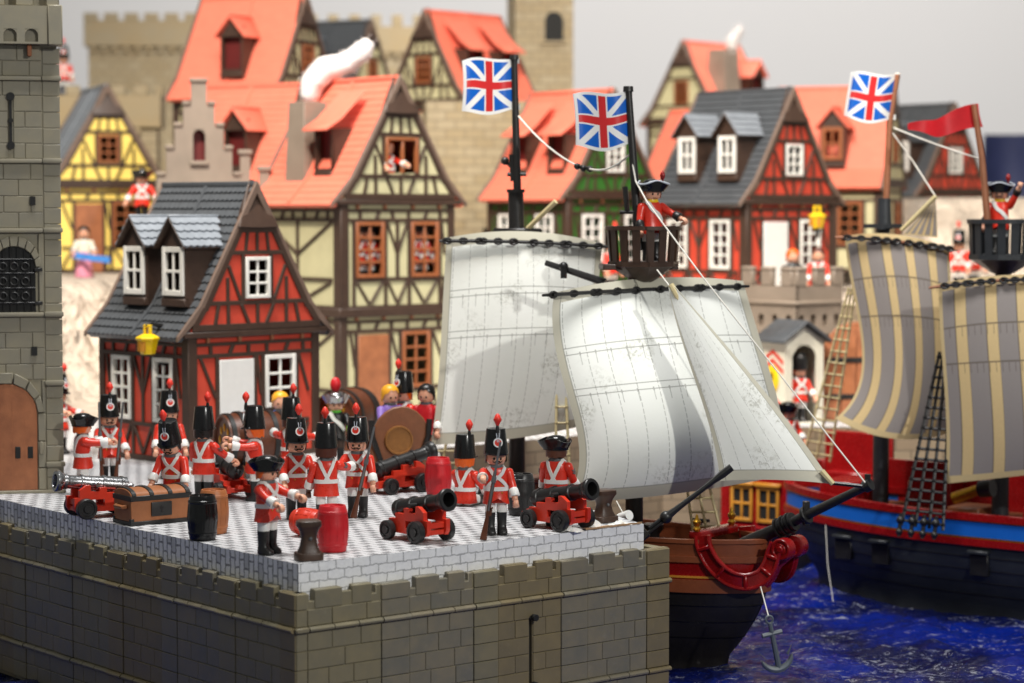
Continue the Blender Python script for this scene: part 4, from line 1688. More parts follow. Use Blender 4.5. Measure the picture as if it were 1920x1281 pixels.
def house(label, corner, yaw, zb, storeys, infill, roofmat, wmat='window_white', side='L', dorm=(), chimney=None, gop='w', amp=.0, detail=True, side_ops=None, name='timber_house', dmat='door_white', group='half-timbered toy houses', dhw=2.1):
    """corner: world x, y of the front corner at local (0,0) for side L, or (HW,0) for side R"""
    yw = R(yaw)
    ex = Vector((math.cos(yw), math.sin(yw), 0))
    o = Vector((corner[0], corner[1], zb))
    if side == 'R':
        o = o - ex * HW
    t = thing(name, label, 'house', o, yw, group)
    z = 0
    n = len(storeys)
    for k, st in enumerate(storeys):
        j = .35 * k
        facade(t, HW, HS, st, infill, (0, -j, z), 0, wmat, dmat, 'front_wall', detail)
        so = side_ops if side_ops is not None else [('w', 3.0, 7.2, 4.6, 12.0), ('w', 12.2, 16.4, 4.6, 12.0)]
        if side == 'L':
            facade(t, HD, HS, so, infill, (0, HD, z), R(-90), wmat, dmat, 'side_wall', detail)
            part('plain_wall', MB().box(HW - .5, HW, .5, HD, z, z + HS), infill, t)
        else:
            facade(t, HD, HS, so, infill, (HW, 0, z), R(90), wmat, dmat, 'side_wall', detail)
            part('plain_wall', MB().box(0, .5, .5, HD, z, z + HS), infill, t)
        part('plain_wall', MB().box(.5, HW - .5, HD - .5, HD, z, z + HS), infill, t)
        part('corner_post', MB().box(-.3 if side == 'L' else HW - .9, .9 if side == 'L' else HW + .3, -.42 - j, .7, z, z + HS), 'timber', t, .08)
        if k < n - 1:
            part('jetty', MB().box(-.6, HW + .6, -.8 - j, HD, z + HS - .9, z + HS + .35), 'timber', t, .12)
        z += HS
    j = .35 * max(0, n - 1)
    part('eaves_beam', MB().box(-1.0, HW + 1.0, -.75 - j, HD + .4, z - .75, z - .05), 'timber', t, .12)
    gable(t, z, infill, wmat, -.5 - j, gop, detail)
    gable(t, z, infill, wmat, -.5, None, detail, back=True)
    # roof
    y0, y1 = -.75 - j, HD + .75
    P = [(-1.7, -.75), (1.55, 2.65), (HW / 2, 16.55)]
    mb = MB()
    prof = [(x, q + .0) for x, q in P] + [(HW - x, q) for x, q in P[:2][::-1]] + [(HW - x + (-.35 if x > 0 else -.5), q - .42) for x, q in P[:2]] + [(HW / 2, 15.85)] + [(x + (.35 if x > 0 else .5), q - .42) for x, q in P[:2][::-1]]
    mb.prism(prof[::-1], y0 + .45, y1 - .45)
    rf = part('roof', mb, roofmat, t, loc=(0, 0, z))
    ln = round(y1 - y0 - 1.1, 2)
    nt_ = 20 if amp else 1
    for mir in (None, HW):
        courses(rf, P[0], P[1], y0 + .55, ln, roofmat, amp, nt_, mirror=mir)
        courses(rf, P[1], P[2], y0 + .55, ln, roofmat, amp, nt_, mirror=mir)
        for yy in ((y0 + y1) / 2,):
            mb = MB()
            for a, b in zip(P, P[1:]):
                q = [(a[0], a[1] + .3), (b[0], b[1] + .3)]
                if mir:
                    q = [(mir - x, zz) for x, zz in q]
                mb.beam((q[0][0], yy, q[0][1]), (q[1][0], yy, q[1][1]), .5, .35, (0, 0, 1))
            part('roof_seam', mb, roofmat, rf)
    part('ridge', MB().box(HW / 2 - .4, HW / 2 + .4, y0 + .5, y1 - .5, 16.35, 16.95), roofmat, rf, .15, 2)
    # verge boards and the hipped cap at both ends
    for yy in (y0, y1 - .5):
        for s_ in (0, 1):
            mb = MB()
            q = [(-1.95, -1.1), (-1.9, -.45), (1.3, 2.95), (HW / 2, 17.05), (HW / 2, 15.6), (1.95, 2.2)]
            if s_:
                q = [(HW - x, zz) for x, zz in q][::-1]
            mb.prism(q, yy, yy + .5)
            part('verge_board', mb, 'timber_light', t, .06, loc=(0, 0, z))
    c = HW / 2
    mb = MB()
    yb = y0 - .35
    mb.add([(c - 3.0, yb, 11.7), (c, yb - .35, 11.6), (c + 3.0, yb, 11.7), (c - .35, yb + 1.6, 17.2), (c + .35, yb + 1.6, 17.2), (c - 2.9, yb + 1.2, 11.8), (c + 2.9, yb + 1.2, 11.8)],
           [(0, 1, 3), (1, 4, 3), (1, 2, 4), (0, 3, 5), (2, 6, 4), (5, 3, 4, 6), (0, 5, 6, 2, 1)])
    part('gable_cap', mb, 'timber', t, .08, loc=(0, 0, z), smooth=20)
    for dm in dorm:
        dormer(t, z, dm[0], dm[1], dm[2], dm[3], right=(side == 'R'), amp=amp or 0, hw=dhw)
    if chimney:
        cx, cy, zt, hw = chimney
        if side == 'R':
            cx = HW - cx
        mb = MB()
        mb.rings([[(cx - hw * k, cy - hw * k, q), (cx + hw * k, cy - hw * k, q), (cx + hw * k, cy + hw * k, q), (cx - hw * k, cy + hw * k, q)] for k, q in ((1.18, 1.0), (.95, zt), (.6, zt), (.6, zt - .5))])
        part('chimney', mb, 'stone_taupe', t, .06, loc=(0, 0, z))
    return t


DOOR_WIN = [('d', 4.3, 9.3), ('w', 11.0, 15.6, 5.9, 12.0)]
TWO_WIN = [('w', 2.6, 7.2, 4.6, 12.0), ('w', 12.1, 16.7, 4.6, 12.0)]


def at(px, Y):
    return ((px - 960) / F * Y, Y)


# the red house beside the terrace
RED = house('red half-timbered house with slate roof and two dormers just behind the soldiers', at(352, 257), 46, 0, [DOOR_WIN], 'infill_red', 'tile_grey', amp=.24,
      dorm=((4.0, 'tile_light', 'gable', 'window_white'), (12.6, 'tile_light', 'gable', 'window_white')), dhw=2.5)
RED.scale = (1, .85, 1)
# the tall cream house with the smoking chimney
CREAM = house('tall cream half-timbered house with coral roof and smoking chimney', at(637, 309), 40, 0, [[('d', 2.9, 8.0), ('w', 10.4, 15.2, 4.2, 12.0)], [('w', 2.3, 7.1, 4.4, 12.0), ('w', 11.7, 16.5, 4.4, 12.0)]], 'infill_cream', 'tile_coral', 'window_brown',
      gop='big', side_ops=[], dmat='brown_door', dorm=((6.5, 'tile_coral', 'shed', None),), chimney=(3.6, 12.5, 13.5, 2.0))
part('upper_floor', MB().box(.7, HW - .7, .7, 8, 15.6, 18.4), 'deck', CREAM)
# the red house over the stone balcony
house('red half-timbered house with slate roof and white windows above the stone balcony', at(1398, 342), 40, 15.2, [[('d', 3.6, 8.8), ('w', 11.6, 16.0, 4.6, 12.0)]], 'infill_red', 'tile_grey', amp=.16,
      dorm=((4.6, 'tile_light', 'gable', 'window_white'), (13.2, 'tile_light', 'gable', 'window_white')))
# green house between the flags
house('green half-timbered house with coral roof behind the two white sails', at(1063, 360), 40, 16.0, [[('w', 3.0, 7.4, 4.4, 12.0), ('w', 12.2, 16.6, 4.4, 12.0)]], 'infill_green', 'tile_coral',
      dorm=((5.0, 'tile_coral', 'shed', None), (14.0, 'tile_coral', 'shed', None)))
# yellow house beside the tower
house('yellow half-timbered house with grey roof on the hill beside the tower', at(98, 388), 22, 18.0, [[('d', 4.0, 8.6), ('w', 10.4, 15.0, 4.6, 12.0)]], 'infill_yellow', 'tile_light', 'window_brown', dmat='brown_door', side='R' if False else 'L')
# large coral roof at the top with a pointed dormer
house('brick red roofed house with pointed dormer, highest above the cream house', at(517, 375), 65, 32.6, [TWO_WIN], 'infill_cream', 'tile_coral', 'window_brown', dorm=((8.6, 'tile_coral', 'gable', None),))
# the coral roof with open dormer behind the stepped gable
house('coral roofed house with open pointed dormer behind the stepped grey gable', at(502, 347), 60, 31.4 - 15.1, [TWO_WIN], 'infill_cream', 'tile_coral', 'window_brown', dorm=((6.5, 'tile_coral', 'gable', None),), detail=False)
# small slate roofed house in front of the far battlements
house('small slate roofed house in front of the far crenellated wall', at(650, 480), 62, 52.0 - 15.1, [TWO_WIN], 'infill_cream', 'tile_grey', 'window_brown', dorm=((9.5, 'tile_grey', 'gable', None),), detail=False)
# the house on the castle wall, roof seen from the other side
house('cream gabled house with coral roof perched on the pale castle wall', at(872, 410), -42, 47.9, [], 'infill_cream', 'tile_coral', 'window_brown', side='R', dorm=((5.0, 'tile_coral', 'shed', None), (14.0, 'tile_coral', 'shed', None)), detail=True)
# far house against the backdrop
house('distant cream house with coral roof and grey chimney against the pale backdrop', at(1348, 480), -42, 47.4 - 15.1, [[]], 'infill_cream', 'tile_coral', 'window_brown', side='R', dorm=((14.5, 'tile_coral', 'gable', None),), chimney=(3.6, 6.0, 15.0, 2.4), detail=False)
# coral roof right behind the red house
house('coral roofed house with brown dormer window beside the slate roofed red house', at(1650, 388), 70, 33.2 - 15.1, [TWO_WIN], 'infill_cream', 'tile_coral', 'window_brown', dorm=((8.5, 'tile_coral', 'gable', 'window_brown'),), detail=False)
# red house by the pennant
house('red half-timbered house with slate roof behind the red pennant', at(1722, 430), 40, 32.0 - 15.1, [TWO_WIN], 'infill_red', 'tile_grey', dorm=((5.0, 'tile_grey', 'gable', 'window_white'), (13.5, 'tile_grey', 'gable', 'window_white')), detail=True)
# coral roof between green and red house
house('coral roofed house wedged between the green house and the red one', at(1330, 400), 40, 30.0 - 15.1, [TWO_WIN], 'infill_cream', 'tile_coral', 'window_brown', detail=False)
# ------------------------------------------------------------------ castle masses of the upper town


def castle_block(label, name, corner, yaw, w, d, z0, z1, mat, cren=True, cat='castle wall', window=None, mer=2.2, gap=1.7, mh=2.2, side='L', machic=False, group='pale castle walls of the upper town'):
    yw = R(yaw)
    t = thing(name, label, cat, (corner[0], corner[1], z0), yw, group)
    H = z1 - z0
    mb = MB().box(0, w, 0, d, 0, H)
    me = mb.mesh('block', 0, 1, 0)
    boxuv(me)
    link('block', me, mat, t)
    plain = 'stone_cream' if mat == 'far_stone' else 'stone_taupe'
    if machic:
        me = MB().box(-.9, w + .9, -.9, d + .9, H - 6, H).mesh('parapet', .1)
        link('parapet', me, plain, t)
        k = 0
        x = 1.0
        while x < w - 1:
            part('corbel', MB().box(x - .5, x + .5, -.85, 0, H - 7.4, H - 6), plain, t, .2)
            x += 2.6
    if cren:
        e = .9 if machic else .25
        mm = shared(('merlon', mer, mh), lambda: MB().box(0, mer, -.2, 1.0, 0, mh).mesh('merlon', .12))
        x = -e
        while x + mer <= w + e + .01:
            link('merlon', mm, plain, t, (x, -e + .2, H))
            x += mer + gap
        x = mer + gap
        while x + mer <= d + e:
            link('merlon', mm, plain, t, (-e + .2, x, H), (0, 0, R(-90)))
            link('merlon', mm, plain, t, (w + e - .2, x - mer, H), (0, 0, R(90)))
            x += mer + gap
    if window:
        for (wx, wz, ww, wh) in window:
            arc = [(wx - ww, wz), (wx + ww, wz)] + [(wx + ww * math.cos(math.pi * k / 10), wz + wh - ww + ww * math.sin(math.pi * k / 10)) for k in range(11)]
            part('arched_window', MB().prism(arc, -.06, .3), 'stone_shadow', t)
            arc2 = [(wx - ww - .5, wz - .5), (wx + ww + .5, wz - .5), (wx + ww + .5, wz)]
            part('window_sill', MB().box(wx - ww - .6, wx + ww + .6, -.5, 0, wz - .6, wz), plain, t, .1)
    return t


castle_block('tall pale stone tower with one dark arched window behind the flags', 'castle_tower', at(966, 470), 8, 12.0, 12, 16, 86, 'far_stone', cren=False, cat='tower', window=[(8.0, 47.0, 1.9, 6.0)])
castle_block('long far crenellated wall behind the smoke', 'castle_wall', at(545, 520), 6, 34, 8, 16, 70.0, 'far_stone', mer=2.4, gap=2.4, mh=2.6, machic=True)
castle_block('far square turret with crenellated parapet near the tall grey tower', 'castle_tower', at(170, 530), 3, 27, 14, 16, 72, 'far_stone', cat='turret', machic=True, mer=3.3, gap=1.3, mh=1.7)
castle_block('low pale parapet wall behind the yellow house', 'castle_wall', at(95, 430), 2, 20, 6, 30, 50.0, 'far_stone', machic=True, mer=2.6, gap=1.6, mh=1.8)
castle_block('broad pale stone wall carrying the coral roofed gabled house', 'castle_wall', at(800, 404), 6, 24.5, 9, 14, 47.8, 'far_stone', cren=False)
castle_block('brown stone retaining wall behind the sentry box', 'castle_wall', (18, 327), 2, 95, 8, -1, 15.0, 'far_stone_dark', cren=False)


def stepped_gable():
    Y = 322
    c = at(296, Y)
    t = thing('stepped_gable', 'grey stepped gable front with narrow arched window behind the slate roof', 'building front', (c[0], c[1], 31.0 - 2), R(10))
    W = 11.8
    st = [(0, 0), (W, 0), (W, 4.5), (W - 1.3, 4.5), (W - 1.3, 8.2), (W - 2.5, 8.2), (W - 2.5, 11.4), (W - 3.7, 11.4), (W - 3.7, 14.4), (W - 4.8, 14.4), (W - 4.8, 17.6),
          (4.8, 17.6), (4.8, 14.4), (3.7, 14.4), (3.7, 11.4), (2.5, 11.4), (2.5, 8.2), (1.3, 8.2), (1.3, 4.5), (0, 4.5)]
    mb = MB()
    holed(mb, st, [(W / 2 - .85, W / 2 + .85, 6.6, 11.0)], 0, 1.2)
    part('gable_front', mb, 'stone_taupe', t)
    for x0, x1, z in ((-.2, 1.2, 4.5), (1.15, 2.4, 8.2), (2.35, 3.6, 11.4), (3.55, 4.7, 14.4), (4.6, W - 4.6, 17.6)):
        for s_ in ((0, 1) if x0 < 4.5 else (0,)):
            a, b = (x0, x1) if not s_ else (W - x1, W - x0)
            part('coping', MB().box(a, b, -.3, 1.5, z, z + .6), 'stone_taupe', t, .12)
    mb = MB()
    cx = W / 2
    for s_ in (-1, 1):
        mb.prism([(cx + s_ * .86, 10.1), (cx + s_ * .86, 11.02), (cx, 11.02)] + [(cx + s_ * .85 * math.sin(q * math.pi / 12), 10.1 + .85 * math.cos(q * math.pi / 12)) for q in range(1, 6)], .05, 1.1)
    part('window_arch', mb, 'stone_taupe', t)
    part('gable_dark_panel', MB().box(cx - 1.2, cx + 1.2, 1.3, 1.6, 6, 11.5), 'inside_shade_red', t)  # dark panel added behind the opening, its colour standing in for shade
    part('window_sill', MB().box(cx - 1.3, cx + 1.3, -.5, .2, 6.0, 6.6), 'stone_taupe', t, .1)
    mb = MB().box(0, W, 1.2, 12, -14, 4.4)
    part('hall', mb, 'stone_taupe', t)
    for k, x in enumerate((W + .5, W + 3.2, W + 6.0)):
        part('pier', MB().box(x - .7, x + .7, -.2, 1.2, -12, 7.5 - 2.3 * k), 'stone_taupe', t, .1)
        part('pier_cap', MB().box(x - 1.0, x + 1.0, -.5, 1.5, 7.5 - 2.3 * k, 8.2 - 2.3 * k), 'stone_taupe', t, .12)


stepped_gable()


def cotton_smoke(label, pts, radii, seed):
    rnd = random.Random(seed)
    mb = MB()
    P = [Vector(p) for p in pts]
    out = []
    N = 26
    for k in range(N):
        t = k / (N - 1) * (len(P) - 1)
        i = min(int(t), len(P) - 2)
        f = t - i
        f = f * f * (3 - 2 * f)
        c = P[i].lerp(P[i + 1], f)
        r = radii[i] + (radii[i + 1] - radii[i]) * f
        out.append((c, r))
    rs = []
    for k, (c, r) in enumerate(out):
        tn = (out[min(k + 1, N - 1)][0] - out[max(k - 1, 0)][0]).normalized()
        a = tn.cross(Vector((0, 1, 0))).normalized()
        b = tn.cross(a)
        q = r * (.35 if k in (0, N - 1) else 1)
        rs.append([c + (a * math.cos(i * .524) + b * math.sin(i * .524)) * q * (1 + .18 * noise.noise(c * .5 + Vector((i * .7, 0, seed)))) for i in range(12)])
    mb.rings(rs)
    o = part('cotton_smoke', mb, 'cotton', None, smooth=80)
    # loose fibres
    fb = MB()
    for k in range(150):
        c, r = out[rnd.randrange(1, N - 1)]
        d = Vector((rnd.gauss(0, 1), rnd.gauss(0, 1), rnd.gauss(0, 1))).normalized()
        p = c + d * r * .92
        e = d.cross(Vector((rnd.gauss(0, 1), rnd.gauss(0, 1), rnd.gauss(0, 1)))).normalized()
        fb.tube([p, p + d * .3 + e * .4, p + d * .35 + e * 1.0, p - d * .05 + e * 1.2], .03, 3, False)
    fo = part('fibre', fb, 'cotton', o, smooth=80)
    fo['kind'] = 'stuff'
    return tag(o, label, 'smoke')


cotton_smoke('white cotton wool smoke curling from the tall cream house chimney', [at_d(578, 192, 326), at_d(586, 158, 326), at_d(610, 130, 326), at_d(652, 118, 327), at_d(678, 98, 327), at_d(692, 80, 328)], [1.2, 1.7, 1.8, 1.55, 1.5, 1.0], 3)
cotton_smoke('thin cotton smoke over the distant grey chimney', [at_d(1372, 92, 474), at_d(1374, 76, 474), at_d(1382, 62, 474), at_d(1390, 52, 474)], [1.0, 1.2, .9, .4], 8)

# dark blue cloth at the edge of the backdrop
mb = MB()
mb.sheet(lambda u, v: (at_d(1846, 300, 620)[0] + 60 * u, 620 + 3 * math.sin(u * 14) + 1.2 * math.sin(v * 9 + u * 5), -10 + (at_d(1880, 252, 620)[2] + 10) * v), 40, 10, .6)
o = part('blue_curtain', mb, 'navy', None, smooth=80)
tag(o, 'dark navy blue cloth hanging beside the pale backdrop', 'curtain')


# ------------------------------------------------------------------ stone balcony, sentry box, gate, lanterns
def stone_balcony():
    c = at(1492, 316)
    t = thing('stone_balcony', 'stone balcony with merlons and small blind arches under the red house', 'balcony', (c[0], c[1], 0), R(40))
    mat = 'stone_taupe'
    W1, W2 = 9.6, 10.5       # to the right (x), to the left back (y)
    zt = 18.2
    for nm, L, loc, rz in (('face', W1, (0, 0, 0), 0), ('face', W2, (0, W2, 0), R(-90))):
        mb = MB()
        n = 4
        hs = [(L * (k + .5) / n - .55, L * (k + .5) / n + .55, 12.6, 14.2) for k in range(n)]
        holed(mb, [(0, 11.4), (L, 11.4), (L, zt), (0, zt)], hs, -.01 if rz else 0, .7)
        f = part('parapet_face', mb, mat, t, loc=loc, rot=(0, 0, rz))
        for k, h in enumerate(hs):
            cx = (h[0] + h[1]) / 2
            am = MB()
            for s_ in (-1, 1):
                am.prism([(cx + s_ * .55, 13.65), (cx + s_ * .55, 14.22), (cx, 14.22)] + [(cx + s_ * .55 * math.sin(q * math.pi / 12), 13.65 + .55 * math.cos(q * math.pi / 12)) for q in range(1, 6)], .04, .65)
            part('arch', am, mat, f)
        part('ledge', MB().box(-.2, L, -.35, .2, zt - 2.6, zt - 2.1), mat, f, .1)
        k = 0
        x = .2
        while x < L - 1.5:
            m = part('merlon', MB().box(x, x + 2.1, -.1, .8, zt, zt + 2.1), mat, f, .12)
            part('merlon_cap', MB().box(x - .08, x + 2.18, -.2, .9, zt + 2.1, zt + 2.6), mat, f, .14)
            x += 3.75
    part('balcony_floor', MB().box(.7, W1, .7, W2, 11.4, 15.0), mat, t)
    lo = MB().box(.4, W1, .4, W2, 0, 11.4).mesh('pier', .1)
    boxuv(lo)
    link('pier', lo, 'far_stone_dark', t)


stone_balcony()


def sentry_box():
    c = at_z(1496, 790, 0)
    Y = 306
    c = at(1474, Y)
    t = thing('sentry_box', 'white sentry box with red chevrons, yellow shield and grey roof', 'sentry box', (c[0], c[1], 0), R(28))
    W, D, H = 6.2, 6.0, 11.2
    mb = MB()
    holed(mb, [(0, 0), (W, 0), (W, H), (W / 2, H + 1.9), (0, H)], [(1.1, W - 1.1, .2, H - .6)], 0, .4)
    part('front', mb, 'box_cream', t)
    am = MB()
    cx, r = W / 2, W / 2 - 1.1
    for s_ in (-1, 1):
        am.prism([(cx + s_ * r, H - .6 - r), (cx + s_ * r, H - .58), (cx, H - .58)] + [(cx + s_ * r * math.sin(q * math.pi / 16), H - .6 - r + r * math.cos(q * math.pi / 16)) for q in range(1, 8)], .03, .38)
    part('arch', am, 'box_cream', t)
    part('side', MB().box(0, .4, .4, D, 0, H), 'box_cream', t)
    part('side', MB().box(W - .4, W, .4, D, 0, H), 'box_cream', t)
    part('back', MB().box(.4, W - .4, D - .4, D, 0, H), 'box_cream', t)
    for s_ in (0, 1):
        mb = MB()
        p = [(-.9, H - .35), (W / 2, H + 2.3), (W / 2, H + 2.75), (-.9, H + .1)]
        if s_:
            p = [(W - x, z) for x, z in p][::-1]
        mb.prism(p, -.8, D + .5)
        part('roof', mb, 'tile_grey', t, .05)
    # red chevrons painted on the side boards, a raised yellow shield with a letter
    for k, z in enumerate((9.4, 8.2, 3.4, 2.2, 1.0)):
        mb = MB()
        for s_ in (-1, 1):
            up = 1
            mb.prism([(D / 2, z), (D / 2 + s_ * 2.5, z - 1.5), (D / 2 + s_ * 2.5, z - .9), (D / 2, z + .6)], -.05, .02)
        o = part('chevron', mb, 'red_coat', t, loc=(0, D, 0), rot=(0, 0, R(-90)))
    mb = MB()
    mb.T = Matrix.Translation((0, D / 2, 5.9)) @ Matrix.Rotation(R(-90), 4, 'Y')
    mb.lathe([(1.0, 0), (1.0, .2), (.85, .3), (.1, .3)], 20, sx=1.9, sy=1.5)
    s = part('shield', mb, 'yellow_plastic', t)
    mb = MB()
    mb.tube([(-.36, D / 2 + .1, 5.2), (-.36, D / 2 + .15, 6.7), (-.36, D / 2 - .3, 6.7), (-.36, D / 2 - .45, 6.3), (-.36, D / 2 - .3, 5.9), (-.36, D / 2 + .1, 5.9)], .12, 6)
    part('emblem', mb, 'black_sat', s)
    d = figure('red coated guard standing inside the white sentry box', Vector((c[0], c[1], 0)) + Vector((math.cos(R(28)) * 3.1 - math.sin(R(28)) * 1.2, math.sin(R(28)) * 3.1 + math.cos(R(28)) * 1.2, .1)), R(20), hat='bearskin', hair='hair_orange', arms=(10, 25))
    return t


sentry_box()

# round topped brown gate beside the sentry box
c = at(1546, 311)
t = thing('arched_gate', 'brown round-topped wooden gate beside the sentry box', 'gate', (c[0], c[1], 0), R(5))
arc = [(0, 0), (9, 0)] + [(4.5 + 4.5 * math.cos(math.pi * k / 14), 9.0 + 4.5 * math.sin(math.pi * k / 14)) for k in range(15)]
part('gate_leaf', MB().prism(arc, .3, .9), 'brown_door', t, .08)
for k in range(4):
    part('gate_plank', MB().box(.4 + 2.1 * k, 2.35 + 2.1 * k, .05, .32, .3, 9.0 + (3.6 if k in (1, 2) else 1.2)), 'brown_door', t, .06)
for z in (3, 8):
    part('gate_strap', MB().box(.3, 6.0, -.08, .06, z, z + .7), 'iron', t, .05)


def lantern(label, loc, rz, s=1.0):
    t = thing('hanging_lantern', label, 'lantern', loc, rz, 'yellow lanterns on black brackets')
    k = s
    ring4 = lambda r, z: [(r * math.cos(R(45 + 60 * i)), r * math.sin(R(45 + 60 * i)), z) for i in range(6)]
    part('lantern_body', MB().rings([ring4(.75 * k, -1.3 * k), ring4(.85 * k, -1.2 * k), ring4(1.22 * k, .35 * k), ring4(1.38 * k, .4 * k), ring4(1.38 * k, .6 * k), ring4(.6 * k, 1.0 * k)]), 'yellow_plastic', t, .04, smooth=20)
    for i in range(3):
        a = R(-105 + 60 * i)
        mb = MB()
        mb.T = Matrix.Rotation(a, 4, 'Z')
        mb.prism([(-.22 * k, -.95 * k), (.22 * k, -.95 * k), (.34 * k, .2 * k), (-.34 * k, .2 * k)], -1.14 * k, -.75 * k)
        part('lantern_pane', mb, 'window_ochre', t)
    mb = MB()
    mb.box(-.55 * k, -.25 * k, -.2 * k, .2 * k, .9 * k, 1.75 * k)
    mb.box(.25 * k, .55 * k, -.2 * k, .2 * k, .9 * k, 1.75 * k)
    mb.box(-.55 * k, .55 * k, -.2 * k, .2 * k, 1.75 * k, 2.05 * k)
    part('lantern_top', mb, 'yellow_plastic', t, .05)
    mb = MB()
    mb.tube([(0, -.2, 1.9 * k), (0, .6, 2.1 * k), (0, 2.6, 1.7 * k), (0, 3.6, .6 * k)], [.16, .2, .35, .5], 7)
    mb.tube([(0, 3.4, 1.6 * k), (0, 3.5, -1.6 * k), (0, 2.7, -2.6 * k), (0, 1.8, -2.4 * k)], [.5, .35, .22, .15], 7)
    part('bracket', mb, 'black_sat', t)
    return t


lantern('yellow lantern on a black bracket at the slate roofed house near the soldiers', at_d(277, 643, 257.5), R(-38), 1.0)
lantern('yellow lantern on a black bracket at the red house over the balcony', at_d(1532, 412, 338), R(-10), 1.0)
# ------------------------------------------------------------------ sails, flags and ships


def uvpair(nt):
    sep = nt.nodes.new('ShaderNodeSeparateXYZ')
    nt.links.new(coords(nt, 'UV'), sep.inputs[0])
    return E(nt, sep.outputs[0]), E(nt, sep.outputs[1])


def sail_mat(name, tri=False):
    """white printed cloth: grey hem, dashed seams, two reef bands with ties, faint mould"""
    m, nt, b = new_mat(name)
    u, v = uvpair(nt)
    vec = coords(nt, 'UV')
    wob = (noise_tex(nt, vec, 3, 2) - .5) * .012
    uu = u + wob
    ns = 7 if tri else 10
    su = ((uu * ns).frac() - .5).abs()
    seam = su.lt(.016) * ((v * 34 + (uu * ns).floor() * .37).frac()).lt(.78)
    out = mixc(nt, ramp(nt, noise_tex(nt, vec, 2.2, 4), .3, .7), rgb(232, 234, 226), rgb(242, 243, 238))
    mould = ramp(nt, noise_tex(nt, coords(nt), 2.6, 8, .8), .5, .56)
    patch = ramp(nt, noise_tex(nt, vec, 2.6, 3, .6), .52, .6)
    out = mixc(nt, mould * patch * .7, out, rgb(176, 176, 164))
    out = mixc(nt, seam * .7, out, rgb(120, 118, 112))
    if not tri:
        reef = None
        for z in (.255, .285, .44, .47):
            r = (v - z).abs().lt(.0022)
            reef = r if reef is None else reef.mx(r)
        for z in (.285, .47):
            tick = ((uu * 13).frac() - .5).abs().lt(.02) * v.gt(z) * v.lt(z + .05)
            knot = ((uu * 13).frac() - .5).abs().lt(.045) * (v - z).abs().lt(.008)
            reef = reef.mx(tick).mx(knot)
        out = mixc(nt, reef * .65, out, rgb(110, 108, 102))
        hem = (u - .5).abs().gt(.462).mx(v.gt(.935)).mx(v.lt(.05))
        edge = ((u - .5).abs() - .462).abs().lt(.003).mx((v - .935).abs().lt(.003))
    else:
        hem = u.lt(.055).mx(u.gt(.93)).mx(v.gt(.945))
        edge = (u - .055).abs().lt(.004).mx((u - .93).abs().lt(.004)).mx((v - .945).abs().lt(.003))
    out = mixc(nt, hem, out, rgb(196, 192, 174))
    out = mixc(nt, edge * .6, out, rgb(130, 128, 118))
    nt.links.new(out, b.inputs['Base Color'])
    b.inputs['Roughness'].default_value = .7
    bump(nt, b, noise_tex(nt, coords(nt), 3.0, 5, .6), .12, .1)


sail_mat('sail_white')
sail_mat('jib_white', True)

m, nt, b = new_mat('sail_striped')
u, v = uvpair(nt)
q = (u * 4.5 + .12).frac()
tan = q.gt(.62)
out = mixc(nt, tan, rgb(136, 129, 126), rgb(204, 178, 128))
line = (q - .62).abs().lt(.02).mx(q.gt(.985))
reef = (v - .22).abs().lt(.004).mx((v - .40).abs().lt(.004))
for z in (.22, .40):
    reef = reef.mx(((u * 22).frac() - .5).abs().lt(.05) * v.gt(z) * v.lt(z + .05))
out = mixc(nt, line.mx(reef) * .75, out, rgb(80, 70, 58))
hem = (u - .5).abs().gt(.475).mx(v.gt(.965)).mx(v.lt(.04))
out = mixc(nt, hem, out, rgb(196, 174, 128))
fine = ramp(nt, noise_tex(nt, coords(nt), 5, 5, .7), .3, .7)
nt.links.new(mixc(nt, fine * .14, out, rgb(110, 96, 80)), b.inputs['Base Color'])
b.inputs['Roughness'].default_value = .75

m, nt, b = new_mat('union_flag')
u, v = uvpair(nt)
x, y = (u - .5) * 1.06, (v - .5)
field = mixc(nt, 0.0, rgb(12, 94, 190), rgb(12, 94, 190))
sal = ((x.abs() - y.abs() * 1.0)).abs().lt(.07)
out = mixc(nt, sal, field, rgb(232, 232, 230))
out = mixc(nt, x.abs().lt(.094).mx(y.abs().lt(.094)), out, rgb(232, 232, 230))
out = mixc(nt, x.abs().lt(.068).mx(y.abs().lt(.068)), out, rgb(204, 44, 46))
out = mixc(nt, (u - .5).abs().gt(.445).mx((v - .5).abs().gt(.445)), out, rgb(232, 232, 230))
nt.links.new(out, b.inputs['Base Color'])
b.inputs['Roughness'].default_value = .3


def lag(ts, vals, t):
    s_ = Vector((0, 0, 0))
    for i, a in enumerate(ts):
        w = 1.0
        for j, c in enumerate(ts):
            if i != j:
                w *= (t - c) / (a - c)
        s_ += vals[i] * w
    return s_


def net_surface(rows):
    P = [[at_d(*q) for q in r] for r in rows]
    tu = [k / (len(P[0]) - 1) for k in range(len(P[0]))]
    tv = [k / (len(P) - 1) for k in range(len(P))]
    return lambda u, v: lag(tv, [lag(tu, r, u) for r in P], v)


def to_local(root, fn):
    bpy.context.view_layer.update()
    inv = root.matrix_world.inverted()
    return lambda u, v: inv @ fn(u, v)


def sail(root, rows, mat, nu=36, nv=36, thick=.07, nm='sail'):
    fn = to_local(root, net_surface(rows))
    return part(nm, MB().sheet(fn, nu, nv, thick), mat, root, smooth=70), fn


def loc(root, p):
    return root.matrix_world.inverted() @ Vector(p)


